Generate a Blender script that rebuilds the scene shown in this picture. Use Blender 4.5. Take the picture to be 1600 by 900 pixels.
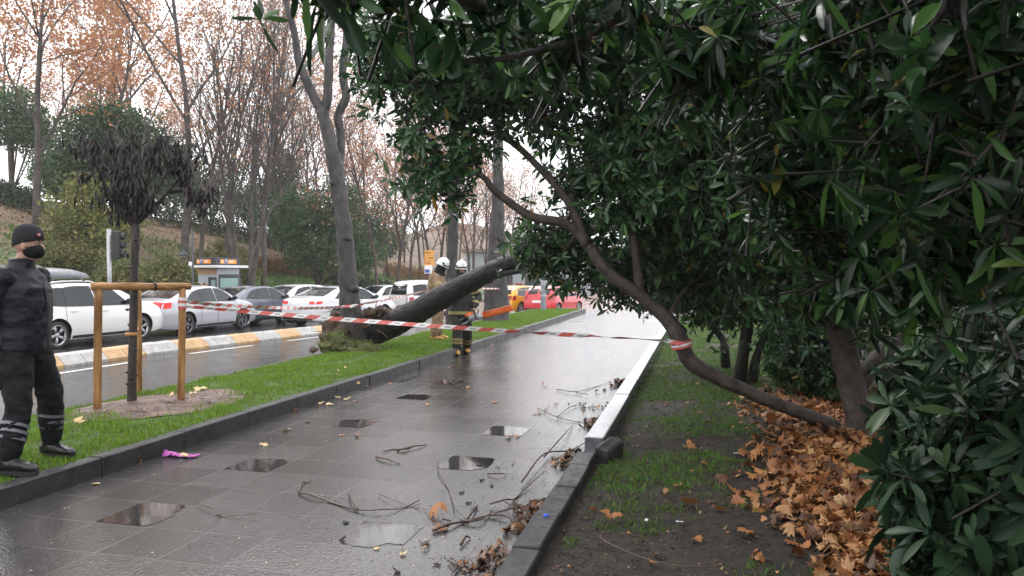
import bpy, math, random
import numpy as np
from mathutils import Vector, Matrix, Euler, noise as mnoise

R = math.radians
sc = bpy.context.scene
col = sc.collection
for o in list(bpy.data.objects):
    bpy.data.objects.remove(o)

# ------------------------------------------------------------------ camera
F_PX, EYE = 1180.0, 1.60
YAW, PITCH = R(13.9), -math.atan(22 / F_PX)          # turned left of the footpath, tilted a touch down
cam = bpy.data.objects.new('Camera', bpy.data.cameras.new('Camera'))
col.objects.link(cam)
cam.data.sensor_width = 36.0
cam.data.lens = 36.0 * F_PX / 1600.0
cam.data.clip_start, cam.data.clip_end = 0.05, 2000
cam.location = (0, 0, EYE)
cam.rotation_euler = Euler((math.pi / 2 + PITCH, 0, YAW), 'XYZ')
cam.data.dof.use_dof = True
cam.data.dof.focus_distance = 11.0
cam.data.dof.aperture_fstop = 8.5
sc.camera = cam
CM = Euler((math.pi / 2 + PITCH, 0, YAW), 'XYZ').to_matrix()

def P(px, py, d):
    """world point seen at photo pixel (px, py) at depth d metres"""
    v = CM @ Vector(((px - 800) / F_PX, -(py - 450) / F_PX, -1.0))
    return Vector((0, 0, EYE)) + v * d

def G(px, py, z=0.0):
    """world point where the ray of photo pixel (px, py) meets height z"""
    v = CM @ Vector(((px - 800) / F_PX, -(py - 450) / F_PX, -1.0))
    return Vector((0, 0, EYE)) + v * ((z - EYE) / v.z)

def GX(px, X, z=0.0):
    """world point on the line X = const at height z in photo column px (pitch ignored)"""
    a = math.atan((px - 800) / F_PX)
    return Vector((X, X / math.tan(a - YAW) if abs(a - YAW) > 1e-4 else 0, z))

# ------------------------------------------------------------------ sky and sun
SUN_EL, SUN_AZ = R(48), R(-40)      # overcast: a broad weak sun, up and to the left ahead
world = bpy.data.worlds.new('World'); sc.world = world; world.use_nodes = True
nt = world.node_tree; nt.nodes.clear()
sky = nt.nodes.new('ShaderNodeTexSky'); sky.sky_type = 'NISHITA'; sky.sun_disc = False
sky.sun_elevation = SUN_EL; sky.sun_rotation = SUN_AZ
sky.air_density = 1.0; sky.dust_density = 4.0; sky.ozone_density = 1.0
hsv = nt.nodes.new('ShaderNodeHueSaturation'); hsv.inputs['Saturation'].default_value = 0.15
cl = nt.nodes.new('ShaderNodeMixRGB'); cl.inputs[0].default_value = 0.80
cl.inputs[2].default_value = (13.0, 13.2, 13.6, 1)     # the even cloud deck
bg = nt.nodes.new('ShaderNodeBackground'); bg.inputs['Strength'].default_value = 0.12
wo = nt.nodes.new('ShaderNodeOutputWorld')
nt.links.new(sky.outputs[0], hsv.inputs['Color']); nt.links.new(hsv.outputs[0], cl.inputs[1])
nt.links.new(cl.outputs[0], bg.inputs['Color']); nt.links.new(bg.outputs[0], wo.inputs['Surface'])
sd = bpy.data.lights.new('Sun', 'SUN'); sd.energy = 0.8; sd.angle = R(25); sd.color = (1, .97, .93)
sun = bpy.data.objects.new('Sun', sd); col.objects.link(sun)
sun.rotation_euler = Vector((math.sin(SUN_AZ) * math.cos(SUN_EL), math.cos(SUN_AZ) * math.cos(SUN_EL), math.sin(SUN_EL))).to_track_quat('Z', 'Y').to_euler()
sc.view_settings.view_transform = 'Standard'
sc.view_settings.look = 'None'
sc.view_settings.exposure = 0.7
sc.view_settings.gamma = 1.0
sc.render.engine = 'CYCLES'
sc.cycles.use_denoising = True
sc.cycles.max_bounces = 8
sc.cycles.transparent_max_bounces = 8
sc.cycles.caustics_reflective = False
sc.cycles.caustics_refractive = False

# ------------------------------------------------------------------ materials
MATS = {}
def _new(name):
    m = bpy.data.materials.new(name); m.use_nodes = True
    n = m.node_tree; return m, n, n.nodes['Principled BSDF'], n.nodes['Material Output']

def ramp(n, fac, stops):
    r = n.nodes.new('ShaderNodeValToRGB')
    while len(r.color_ramp.elements) < len(stops): r.color_ramp.elements.new(0.5)
    for e, (p, c) in zip(r.color_ramp.elements, stops):
        e.position = p; e.color = (*c, 1) if len(c) == 3 else c
    n.links.new(fac, r.inputs[0]); return r

def noise(n, scale, detail=4, rough=.55, coord='Object', stretch=None):
    tc = n.nodes.new('ShaderNodeTexCoord'); out = tc.outputs[coord]
    if stretch:
        mp = n.nodes.new('ShaderNodeMapping'); mp.inputs['Scale'].default_value = stretch
        n.links.new(out, mp.inputs[0]); out = mp.outputs[0]
    t = n.nodes.new('ShaderNodeTexNoise'); t.inputs['Scale'].default_value = scale
    t.inputs['Detail'].default_value = detail; t.inputs['Roughness'].default_value = rough
    n.links.new(out, t.inputs['Vector']); return t

def pm(name, c1, c2=None, scale=8, rough=.6, bump=0, bscale=30, spec=.5, metal=0, coat=0, stretch=None, rvar=0, lo=.35, hi=.65):
    if name in MATS: return MATS[name]
    m, n, b, o = _new(name)
    b.inputs['Roughness'].default_value = rough
    b.inputs['Specular IOR Level'].default_value = spec
    b.inputs['Metallic'].default_value = metal
    b.inputs['Coat Weight'].default_value = coat
    b.inputs['Coat Roughness'].default_value = .05
    t = noise(n, scale, stretch=stretch)
    c2 = c2 or tuple(min(1, x * 1.25) for x in c1)
    r = ramp(n, t.outputs['Fac'], [(lo, c1), (hi, c2)])
    n.links.new(r.outputs[0], b.inputs['Base Color'])
    if rvar:
        t3 = noise(n, scale * 2.3, stretch=stretch)
        mr = n.nodes.new('ShaderNodeMapRange'); mr.inputs[1].default_value = .3; mr.inputs[2].default_value = .7
        mr.inputs[3].default_value = max(.02, rough - rvar); mr.inputs[4].default_value = min(1, rough + rvar)
        n.links.new(t3.outputs['Fac'], mr.inputs[0]); n.links.new(mr.outputs[0], b.inputs['Roughness'])
    if bump:
        t2 = noise(n, bscale, 6, .6, stretch=stretch)
        bp = n.nodes.new('ShaderNodeBump'); bp.inputs['Strength'].default_value = bump; bp.inputs['Distance'].default_value = .02
        n.links.new(t2.outputs['Fac'], bp.inputs['Height']); n.links.new(bp.outputs[0], b.inputs['Normal'])
    MATS[name] = m; return m

def leafmat(name, stops, rough=.35, trans=.2, spec=.5):
    """leaves: colour differs from leaf to leaf, some light passes through"""
    if name in MATS: return MATS[name]
    m, n, b, o = _new(name)
    g = n.nodes.new('ShaderNodeNewGeometry')
    r = ramp(n, g.outputs['Random Per Island'], stops)
    n.links.new(r.outputs[0], b.inputs['Base Color'])
    b.inputs['Roughness'].default_value = rough; b.inputs['Specular IOR Level'].default_value = spec
    tr = n.nodes.new('ShaderNodeBsdfTranslucent'); n.links.new(r.outputs[0], tr.inputs['Color'])
    mx = n.nodes.new('ShaderNodeMixShader'); mx.inputs[0].default_value = trans
    n.links.new(b.outputs[0], mx.inputs[1]); n.links.new(tr.outputs[0], mx.inputs[2])
    n.links.new(mx.outputs[0], o.inputs['Surface'])
    MATS[name] = m; return m

def paint(name, c, rough=.25, coat=.8, metal=0):
    if name in MATS: return MATS[name]
    m, n, b, o = _new(name)
    b.inputs['Base Color'].default_value = (*c, 1); b.inputs['Roughness'].default_value = rough
    b.inputs['Coat Weight'].default_value = coat; b.inputs['Coat Roughness'].default_value = .04
    b.inputs['Metallic'].default_value = metal
    t = noise(n, 60, 3)     # rain beads
    bp = n.nodes.new('ShaderNodeBump'); bp.inputs['Strength'].default_value = .06; bp.inputs['Distance'].default_value = .01
    n.links.new(t.outputs['Fac'], bp.inputs['Height']); n.links.new(bp.outputs[0], b.inputs['Coat Normal'])
    MATS[name] = m; return m

def glow(name, c, s):
    if name in MATS: return MATS[name]
    m, n, b, o = _new(name)
    b.inputs['Base Color'].default_value = (*c, 1); b.inputs['Emission Color'].default_value = (*c, 1)
    b.inputs['Emission Strength'].default_value = s; b.inputs['Roughness'].default_value = .3
    MATS[name] = m; return m

# ------------------------------------------------------------------ objects
def setp(o, label=None, cat=None, group=None, kind=None):
    if label: o['label'] = label
    if cat: o['category'] = cat
    if group: o['group'] = group
    if kind: o['kind'] = kind
    return o

def empty(name, loc, rz=0, label=None, cat=None, group=None):
    o = bpy.data.objects.new(name, None); col.objects.link(o)
    o.empty_display_size = .1
    o.location = loc; o.rotation_euler = (0, 0, rz)
    return setp(o, label, cat, group)

def link(name, me, mats, parent=None, smooth=True):
    if not isinstance(mats, (list, tuple)): mats = [mats]
    for m in mats: me.materials.append(m)
    me.polygons.foreach_set('use_smooth', np.full(len(me.polygons), smooth))
    o = bpy.data.objects.new(name, me); col.objects.link(o)
    if parent: o.parent = parent
    return o

def np_mesh(V, F, mi=None):
    """F: (n, k) int array of k-gons"""
    V = np.asarray(V, np.float32); F = np.asarray(F, np.int32)
    me = bpy.data.meshes.new('m')
    me.vertices.add(len(V)); me.vertices.foreach_set('co', V.ravel())
    n, k = F.shape
    me.loops.add(n * k); me.loops.foreach_set('vertex_index', F.ravel())
    me.polygons.add(n); me.polygons.foreach_set('loop_start', np.arange(0, n * k, k, dtype=np.int32))
    if mi is not None: me.polygons.foreach_set('material_index', np.asarray(mi, np.int32))
    me.update(calc_edges=True); return me

def copy_tree(o, parent=None):
    kids = [c for c in o.children]
    c = o.copy(); col.objects.link(c)
    if parent: c.parent = parent
    for ch in kids: copy_tree(ch, c)
    return c

class MB:
    def __init__(s): s.v = []; s.f = []; s.m = []
    def add(s, vs, fs, mi=0):
        b = len(s.v); s.v += [tuple(v) for v in vs]
        for f in fs: s.f.append(tuple(i + b for i in f)); s.m.append(mi)
    def box(s, c, size, rot=None, mi=0, ch=0.0):
        c = Vector(c); hx, hy, hz = size[0] / 2, size[1] / 2, size[2] / 2
        rot = rot or Matrix.Identity(3)
        if ch <= 0:
            vs = [c + rot @ Vector((x * hx, y * hy, z * hz)) for x in (-1, 1) for y in (-1, 1) for z in (-1, 1)]
            s.add(vs, [(0, 1, 3, 2), (4, 6, 7, 5), (0, 4, 5, 1), (2, 3, 7, 6), (0, 2, 6, 4), (1, 5, 7, 3)], mi); return
        rings = []
        for z, k in ((-hz, ch), (-hz + ch, 0), (hz - ch, 0), (hz, ch)):
            a, b2 = hx - k, hy - k
            q = min(ch, a * .9, b2 * .9)
            pts = [(a, -b2 + q), (a, b2 - q), (a - q, b2), (-a + q, b2), (-a, b2 - q), (-a, -b2 + q), (-a + q, -b2), (a - q, -b2)]
            rings.append([c + rot @ Vector((x, y, z)) for x, y in pts])
        s.loft(rings, mi=mi)
    def loft(s, rings, cap=True, mi=0, closed=True):
        n = len(rings[0]); vs = [p for r in rings for p in r]; fs = []
        for i in range(len(rings) - 1):
            for j in range(n if closed else n - 1):
                k = (j + 1) % n
                fs.append((i * n + j, i * n + k, (i + 1) * n + k, (i + 1) * n + j))
        if cap:
            fs.append(tuple(reversed(range(n)))); fs.append(tuple((len(rings) - 1) * n + j for j in range(n)))
        s.add(vs, fs, mi)
    def tube(s, pts, rad, n=8, cap=True, mi=0, flat=1.0):
        pts = [Vector(p) for p in pts]
        if not isinstance(rad, (list, tuple)): rad = [rad] * len(pts)
        t = (pts[1] - pts[0]).normalized()
        a = t.orthogonal().normalized(); rings = []
        for i, p in enumerate(pts):
            if i == 0: d = pts[1] - pts[0]
            elif i == len(pts) - 1: d = pts[i] - pts[i - 1]
            else: d = pts[i + 1] - pts[i - 1]
            d = d.normalized() if d.length > 1e-9 else t
            a = (a - d * a.dot(d)); a = a.normalized() if a.length > 1e-6 else d.orthogonal().normalized()
            b = d.cross(a)
            rings.append([p + (a * math.cos(2 * math.pi * j / n) + b * math.sin(2 * math.pi * j / n) * flat) * rad[i] for j in range(n)])
        s.loft(rings, cap, mi)
    def lathe(s, prof, c=(0, 0, 0), n=20, mi=0, rot=None, cap=True):
        c = Vector(c); rot = rot or Matrix.Identity(3)
        s.loft([[c + rot @ Vector((r * math.cos(2 * math.pi * j / n), r * math.sin(2 * math.pi * j / n), z)) for j in range(n)] for r, z in prof], cap, mi)
    def ball(s, c, r, n=12, mi=0, rot=None):
        if not isinstance(r, (list, tuple)): r = (r, r, r)
        c = Vector(c); rot = rot or Matrix.Identity(3); m = max(6, n // 2 + 2); rings = []
        for i in range(m + 1):
            a = math.pi * (0.02 + .96 * i / m) - math.pi / 2
            rings.append([c + rot @ Vector((r[0] * math.cos(a) * math.cos(2 * math.pi * j / n), r[1] * math.cos(a) * math.sin(2 * math.pi * j / n), r[2] * math.sin(a))) for j in range(n)])
        s.loft(rings, True, mi)
    def grid(s, fn, us, vs_, mi=0):
        nu, nv = len(us), len(vs_)
        s.add([fn(u, v) for u in us for v in vs_], [(i * nv + j, i * nv + j + 1, (i + 1) * nv + j + 1, (i + 1) * nv + j) for i in range(nu - 1) for j in range(nv - 1)], mi)
    def build(s, name, mats, parent=None, smooth=True, bevel=0):
        me = bpy.data.meshes.new(name); me.from_pydata(s.v, [], s.f)
        me.polygons.foreach_set('material_index', s.m); me.update()
        o = link(name, me, mats, parent, smooth)
        if bevel:
            b = o.modifiers.new('b', 'BEVEL'); b.width = bevel; b.segments = 2; b.limit_method = 'ANGLE'
        return o

def lerp(a, b, t): return a + (b - a) * t
def spline(pts, n=6):
    """Catmull-Rom through points (tuples of any length)"""
    A = [np.array(p, float) for p in pts]; A = [2 * A[0] - A[1]] + A + [2 * A[-1] - A[-2]]; out = []
    for i in range(1, len(A) - 2):
        for k in range(n):
            t = k / n; p0, p1, p2, p3 = A[i - 1:i + 3]
            out.append(.5 * (2 * p1 + (p2 - p0) * t + (2 * p0 - 5 * p1 + 4 * p2 - p3) * t * t + (3 * p1 - p0 - 3 * p2 + p3) * t ** 3))
    out.append(A[-2]); return out
def knobbly(mb_obj, amp, scale, seed=0):
    """push the vertices of a mesh in and out with noise"""
    me = mb_obj.data; me.update()
    for v in me.vertices:
        k = mnoise.fractal((v.co + Vector((seed, 0, 0))) * scale, .8, 2.0, 4)
        v.co += v.normal * (k * amp)
    me.update()
# ================================================================== SETTING
KX_L, KX_R = -4.58, -1.00          # path faces of the two kerbs
STRIP_L = -6.95                    # road side of the grass strip
rng = np.random.default_rng(7)
rnd = random.Random(11)

def zr(Y):                         # the road drops gently away from the camera
    return -0.06 - 0.017 * min(max(Y - 13.0, 0), 45)

# --- wet stone paving
def paving_mat():
    m, n, b, o = _new('wet_paving')
    tc = n.nodes.new('ShaderNodeTexCoord')
    br = n.nodes.new('ShaderNodeTexBrick'); br.offset = 0.0; br.squash = 1.0
    br.inputs['Scale'].default_value = 1.0; br.inputs['Brick Width'].default_value = .42; br.inputs['Row Height'].default_value = .45
    br.inputs['Mortar Size'].default_value = .0028; br.inputs['Mortar Smooth'].default_value = .2; br.inputs['Bias'].default_value = 0
    br.inputs['Color1'].default_value = (0, 0, 0, 1); br.inputs['Color2'].default_value = (1, 1, 1, 1); br.inputs['Mortar'].default_value = (.5, .5, .5, 1)
    n.links.new(tc.outputs['Object'], br.inputs['Vector'])
    tile = ramp(n, br.outputs['Color'], [(0, (.036, .034, .034)), (.5, (.054, .051, .051)), (1, (.078, .073, .072))])
    sp = noise(n, 260, 3, .7)
    spk = ramp(n, sp.outputs['Fac'], [(.35, (.6, .6, .6)), (.62, (1.25, 1.25, 1.25)), (.72, (2.2, 2.1, 2.1))])
    mu = n.nodes.new('ShaderNodeMixRGB'); mu.blend_type = 'MULTIPLY'; mu.inputs[0].default_value = 1
    n.links.new(tile.outputs[0], mu.inputs[1]); n.links.new(spk.outputs[0], mu.inputs[2])
    big = noise(n, .9, 4)
    st = ramp(n, big.outputs['Fac'], [(.35, (.75, .72, .72)), (.65, (1.2, 1.18, 1.15))])
    mu2 = n.nodes.new('ShaderNodeMixRGB'); mu2.blend_type = 'MULTIPLY'; mu2.inputs[0].default_value = 1
    n.links.new(mu.outputs[0], mu2.inputs[1]); n.links.new(st.outputs[0], mu2.inputs[2])
    jm = n.nodes.new('ShaderNodeMixRGB'); jn = noise(n, 1.7, 3)
    jc = ramp(n, jn.outputs['Fac'], [(.46, (.03, .027, .026)), (.70, (.13, .12, .115))])
    n.links.new(br.outputs['Fac'], jm.inputs[0]); n.links.new(mu2.outputs[0], jm.inputs[1]); n.links.new(jc.outputs[0], jm.inputs[2])
    n.links.new(jm.outputs[0], b.inputs['Base Color'])
    # gloss: a few tiles hold a smooth film of water, the rest are pitted
    film = ramp(n, br.outputs['Color'], [(.0, (.1, .1, .1)), (.010, (.1, .1, .1)), (.014, (1, 1, 1))])
    wet = noise(n, 1.9, 7, .68)
    rr = n.nodes.new('ShaderNodeMapRange'); rr.inputs[1].default_value = .38; rr.inputs[2].default_value = .64
    rr.inputs[3].default_value = .02; rr.inputs[4].default_value = .11
    n.links.new(wet.outputs['Fac'], rr.inputs[0])
    mr = n.nodes.new('ShaderNodeMath'); mr.operation = 'MULTIPLY'
    n.links.new(rr.outputs[0], mr.inputs[0]); n.links.new(film.outputs[0], mr.inputs[1])
    ma = n.nodes.new('ShaderNodeMath'); ma.operation = 'ADD'; ma.inputs[1].default_value = .02
    n.links.new(mr.outputs[0], ma.inputs[0])
    mj = n.nodes.new('ShaderNodeMath'); mj.operation = 'MULTIPLY'; mj.inputs[1].default_value = .3
    n.links.new(br.outputs['Fac'], mj.inputs[0])
    mf = n.nodes.new('ShaderNodeMath'); mf.operation = 'ADD'
    n.links.new(ma.outputs[0], mf.inputs[0]); n.links.new(mj.outputs[0], mf.inputs[1])
    n.links.new(mf.outputs[0], b.inputs['Roughness'])
    b.inputs['Specular IOR Level'].default_value = .85
    p1 = noise(n, 52, 3, .55); p2 = noise(n, 7, 3)
    hh = n.nodes.new('ShaderNodeMath'); hh.operation = 'MULTIPLY'
    n.links.new(p1.outputs['Fac'], hh.inputs[0]); n.links.new(film.outputs[0], hh.inputs[1])
    bp = n.nodes.new('ShaderNodeBump'); bp.inputs['Strength'].default_value = .46; bp.inputs['Distance'].default_value = .008
    n.links.new(hh.outputs[0], bp.inputs['Height'])
    bp2 = n.nodes.new('ShaderNodeBump'); bp2.inputs['Strength'].default_value = .05; bp2.inputs['Distance'].default_value = .02
    n.links.new(p2.outputs['Fac'], bp2.inputs['Height']); n.links.new(bp.outputs[0], bp2.inputs['Normal'])
    n.links.new(bp2.outputs[0], b.inputs['Normal'])
    return m
PAVING = paving_mat()
ASPHALT = pm('wet_asphalt', (.028, .029, .032), (.055, .055, .058), scale=1.3, rough=.15, rvar=.08, bump=.16, bscale=120, spec=.85)
SOIL = pm('wet_soil', (.010, .007, .0045), (.036, .025, .016), scale=11, rough=.8, rvar=.2, bump=1.0, bscale=45)
TURF = pm('turf_soil', (.035, .055, .016), (.07, .11, .03), scale=4, rough=.9, bump=.6, bscale=40)
GRANITE = pm('dark_granite', (.020, .020, .021), (.052, .052, .054), scale=9, rough=.42, rvar=.12, bump=.15, bscale=90, spec=.3)
PALE_GRANITE = pm('pale_wet_granite', (.10, .10, .11), (.20, .20, .21), scale=9, rough=.10, rvar=.05, bump=.05, bscale=90, spec=1.0)
WHITEPAINT = pm('road_paint', (.55, .55, .54), (.75, .75, .74), scale=9, rough=.35)

def sheet(name, x0, x1, y0, y1, zf, mat, nx=2, ny=2):
    mb = MB()
    mb.grid(lambda u, v: (u, v, zf(u, v)), np.linspace(x0, x1, nx), np.linspace(y0, y1, ny))
    o = mb.build(name, mat); 
    if o.data.polygons[0].normal.z < 0: o.data.flip_normals()
    return setp(o, kind='structure')

sheet('ground', -600, 600, -300, 900, lambda x, y: -1.3, pm('far_ground', (.06, .055, .045), (.10, .09, .07), scale=.2, rough=.8))
sheet('pavement', KX_L, KX_R, -8, 33.0, lambda x, y: 0.0, PAVING, 6, 40)
def zcross(x, y):
    t = min(max((y - 33.0) / 8.0, 0), 1)
    return lerp(0.0 if x > KX_L - .01 else zr(33.0), zr(41), t * t * (3 - 2 * t)) if y < 41 else zr(y)
sheet('plaza', KX_L, 30, 33.0, 140, zcross, PAVING, 12, 60)
sheet('road', -18.6, STRIP_L + .02, -25, 33.0, lambda x, y: zr(y), ASPHALT, 6, 60)
sheet('crossing', -18.6, KX_L, 33.0, 140, lambda x, y: zr(y), pm('wet_red_paving', (.20, .11, .08), (.30, .18, .13), scale=1.2, rough=.25, rvar=.1), 6, 60)

# --- kerbs
def kerb_run(name, x0, x1, y0, y1, zt, zb, step, mat, jit=.003, rs=1):
    r = random.Random(rs); mb = MB(); y = y0
    while y < y1 - .05:
        e = min(y + step, y1)
        mb.box(((x0 + x1) / 2 + r.uniform(-jit, jit), (y + e) / 2, (zt + zb) / 2 + r.uniform(-jit, jit)), (x1 - x0, e - y - .006, zt - zb), ch=.008)
        y = e
    return setp(mb.build(name, mat, smooth=False), kind='structure')
kerb_run('kerb', KX_L - .13, KX_L, -8, 31.2, .15, -.2, 1.0, GRANITE, .005, 3)
mb = MB()
for k in range(60):
    y = -20 + k * .9
    if y > 31: break
    mb.box((STRIP_L + .07, y + .45, (zr(y) + .10 - .4) / 2), (.14, .894, .10 - zr(y) + .4), ch=.008)
setp(mb.build('road_kerb', GRANITE, smooth=False), kind='structure')
# end of the strip
mb = MB(); mb.box(((STRIP_L + KX_L) / 2, 31.26, -.05), (KX_L - STRIP_L, .12, .4), ch=.008); setp(mb.build('strip_end_kerb', GRANITE, smooth=False), kind='structure')
# right kerb: near row set low, far row standing proud after the break
kerb_run('bed_kerb', KX_R, KX_R + .16, -4, 6.35, .085, -.2, .62, GRANITE, .006, 5)
kerb_run('raised_bed_kerb', KX_R + .02, KX_R + .19, 6.62, 33, .155, -.2, 1.25, PALE_GRANITE, .004, 6)
st = MB(); st.box((0, 0, 0), (.13, .30, .16), ch=.018)
st = st.build('kerb_stone', GRANITE, smooth=False); knobbly(st, .02, 6); st.location = (KX_R + .25, 6.5, .07); st.rotation_euler = (.12, .2, -.35)
setp(st, 'loose dark stone lying beside the break in the right kerb', 'kerb stone')

# --- planting strip on the left
def zstrip(x, y):
    t = (x - STRIP_L) / (KX_L - .13 - STRIP_L)
    return lerp(.085, .135, t) + .03 * math.sin(math.pi * min(max(t, 0), 1)) + .012 * mnoise.noise(Vector((x * 2, y * 2, 0)))
strip = sheet('planting_strip', STRIP_L + .14, KX_L - .13, -8, 31.2, zstrip, TURF, 16, 180)

# --- right bed
def zbed(x, y):
    t = min(max((x - KX_R - .17) / 1.0, 0), 1)
    z = .0 + .05 * t + .025 * mnoise.noise(Vector((x * 1.6, y * 1.6, 3))) + .010 * mnoise.noise(Vector((x * 7, y * 7, 1)))
    return z
sheet('planting_bed', KX_R + .15, 2.62, -4, 33.0, zbed, SOIL, 60, 300)
sheet('lawn', 2.6, 60, -20, 120, lambda x, y: .03 + .04 * mnoise.noise(Vector((x * .3, y * .3, 3))), pm('leafy_lawn', (.10, .13, .04), (.30, .22, .13), scale=.9, rough=.9, bump=.5, bscale=20), 20, 40)

# --- hillside across the road
def zhill(x, y):
    u = max(0, -18.6 - x)
    h = u * (.17 + .15 * min(u / 13, 1)) ; h = 10 * math.tanh(h / 9.5)
    fall = 1.0 - .50 * min(max((y - 58) / 60, 0), 1)
    return zr(y) + .10 + h * fall + .35 * mnoise.noise(Vector((x * .12, y * .12, 5))) * min(u / 4, 1) + .05 * mnoise.noise(Vector((x * .9, y * .9, 2)))
def hill_mat():
    m, n, b, o = _new('hillside_ground')
    t1 = noise(n, .11, 5, .6); t2 = noise(n, 2.6, 6, .65)
    g = ramp(n, t2.outputs['Fac'], [(.35, (.045, .085, .02)), (.65, (.10, .16, .04))])
    l = ramp(n, t2.outputs['Fac'], [(.35, (.085, .058, .034)), (.65, (.22, .145, .08))])
    tc = n.nodes.new('ShaderNodeTexCoord'); sx = n.nodes.new('ShaderNodeSeparateXYZ'); n.links.new(tc.outputs['Object'], sx.inputs[0])
    def mrange(o, a, c):
        q = n.nodes.new('ShaderNodeMapRange'); q.inputs[1].default_value = a; q.inputs[2].default_value = c; n.links.new(o, q.inputs[0]); return q.outputs[0]
    mxm = n.nodes.new('ShaderNodeMath'); mxm.operation = 'MAXIMUM'; n.links.new(mrange(sx.outputs['X'], -24, -31), mxm.inputs[0]); n.links.new(mrange(sx.outputs['Y'], 29, 22), mxm.inputs[1])
    ad = n.nodes.new('ShaderNodeMath'); ad.operation = 'MULTIPLY_ADD'; ad.inputs[1].default_value = .55; n.links.new(mxm.outputs[0], ad.inputs[0]); n.links.new(t1.outputs['Fac'], ad.inputs[2])
    k = ramp(n, ad.outputs[0], [(.76, (0, 0, 0)), (1.0, (1, 1, 1))])
    mx = n.nodes.new('ShaderNodeMixRGB'); n.links.new(k.outputs[0], mx.inputs[0]); n.links.new(g.outputs[0], mx.inputs[1]); n.links.new(l.outputs[0], mx.inputs[2])
    n.links.new(mx.outputs[0], b.inputs['Base Color']); b.inputs['Roughness'].default_value = .9
    bp = n.nodes.new('ShaderNodeBump'); bp.inputs['Strength'].default_value = .7; bp.inputs['Distance'].default_value = .05
    n.links.new(t2.outputs['Fac'], bp.inputs['Height']); n.links.new(bp.outputs[0], b.inputs['Normal'])
    return m
sheet('hillside', -110, -18.6, -30, 170, zhill, hill_mat(), 110, 200)
kerb_run('far_kerb', -18.75, -18.55, -20, 60, .12, -1.2, 1.0, pm('grey_kerb', (.18, .18, .17), (.28, .27, .26)), rs=9)

hp = P(640, 430, 175)
def zfar(x, y):
    return -1.2 + 13 * math.exp(-((x - hp.x) / 62) ** 2 - ((y - hp.y) / 40) ** 2) * (1 + .25 * mnoise.noise(Vector((x * .05, y * .05, 8))) + .12 * mnoise.noise(Vector((x * .3, y * .3, 8))))
sheet('hills', hp.x - 130, hp.x + 130, hp.y - 80, hp.y + 80, zfar, pm('leafy_far_slope', (.075, .058, .044), (.20, .135, .10), scale=.35, rough=.9), 90, 60)

# --- road paint: the broken edge line beside the divider
mb = MB()
for y0 in np.arange(2, 33, 3.9):
    mb.grid(lambda u, v: (u, v, zr(v) + .004), [-10.40, -10.28], np.linspace(y0, y0 + 2.3, 4))
ln = setp(mb.build('road_marking', WHITEPAINT), kind='structure')

# --- concrete divider of painted blocks
dv = empty('lane_divider', (-11.1, 14, zr(14)), 0, 'low sloped divider of grey and ochre concrete blocks along the lane', 'divider')
CONC = pm('grey_concrete', (.30, .29, .28), (.48, .46, .44), scale=7, rough=.5, bump=.2, bscale=50)
OCHRE = pm('ochre_concrete', (.42, .24, .10), (.55, .36, .18), scale=5, rough=.5, bump=.2, bscale=50)
y = 3.0; i = 0
while y < 21.2:
    w = .50; x = -10.72 - .012 * (21 - y)
    z = zr(y)
    prof = [(0, -.05), (0, .05), (-.16, .21), (-.30, .24), (-.46, .20), (-.56, .05), (-.56, -.05)]
    mb = MB(); mb.loft([[Vector((x + a, yy, z + c)) for a, c in prof] for yy in (y + .004, y + w - .004)])
    ob = mb.build('divider_block', OCHRE if (i // 2) % 2 else CONC, smooth=False)
    ob.parent = dv; ob.matrix_parent_inverse = Matrix.Translation(dv.location).inverted()
    y += w; i += 1

# ================================================================== SCATTER TOOLS
def blades(name, pos, h, mat, kind='stuff', wid=.006, lean=.5, parent=None):
    n = len(pos); h = np.broadcast_to(h, n)
    a = rng.uniform(0, 2 * np.pi, n); b = rng.uniform(0, 2 * np.pi, n); l = rng.uniform(.1, lean, n) * h
    side = np.stack([np.cos(a), np.sin(a), 0 * a], 1) * (wid * rng.uniform(.6, 1.3, n))[:, None]
    ln_ = np.stack([np.cos(b) * l, np.sin(b) * l, 0 * a], 1)
    V = np.empty((n, 5, 3)); up = np.array([0, 0, 1.0])
    V[:, 0] = pos - side; V[:, 1] = pos + side
    mid = pos + ln_ * .35 + up * (h * .6)[:, None]
    V[:, 2] = mid + side * .8; V[:, 3] = mid - side * .8; V[:, 4] = pos + ln_ + up * (h * .95)[:, None]
    base = np.arange(n)[:, None] * 5
    F = np.concatenate([base + np.array([[0, 1, 2]]), base + np.array([[0, 2, 3]]), base + np.array([[3, 2, 4]])])
    o = link(name, np_mesh(V.reshape(-1, 3), F), mat, parent)
    return setp(o, kind=kind) if kind else o

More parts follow.
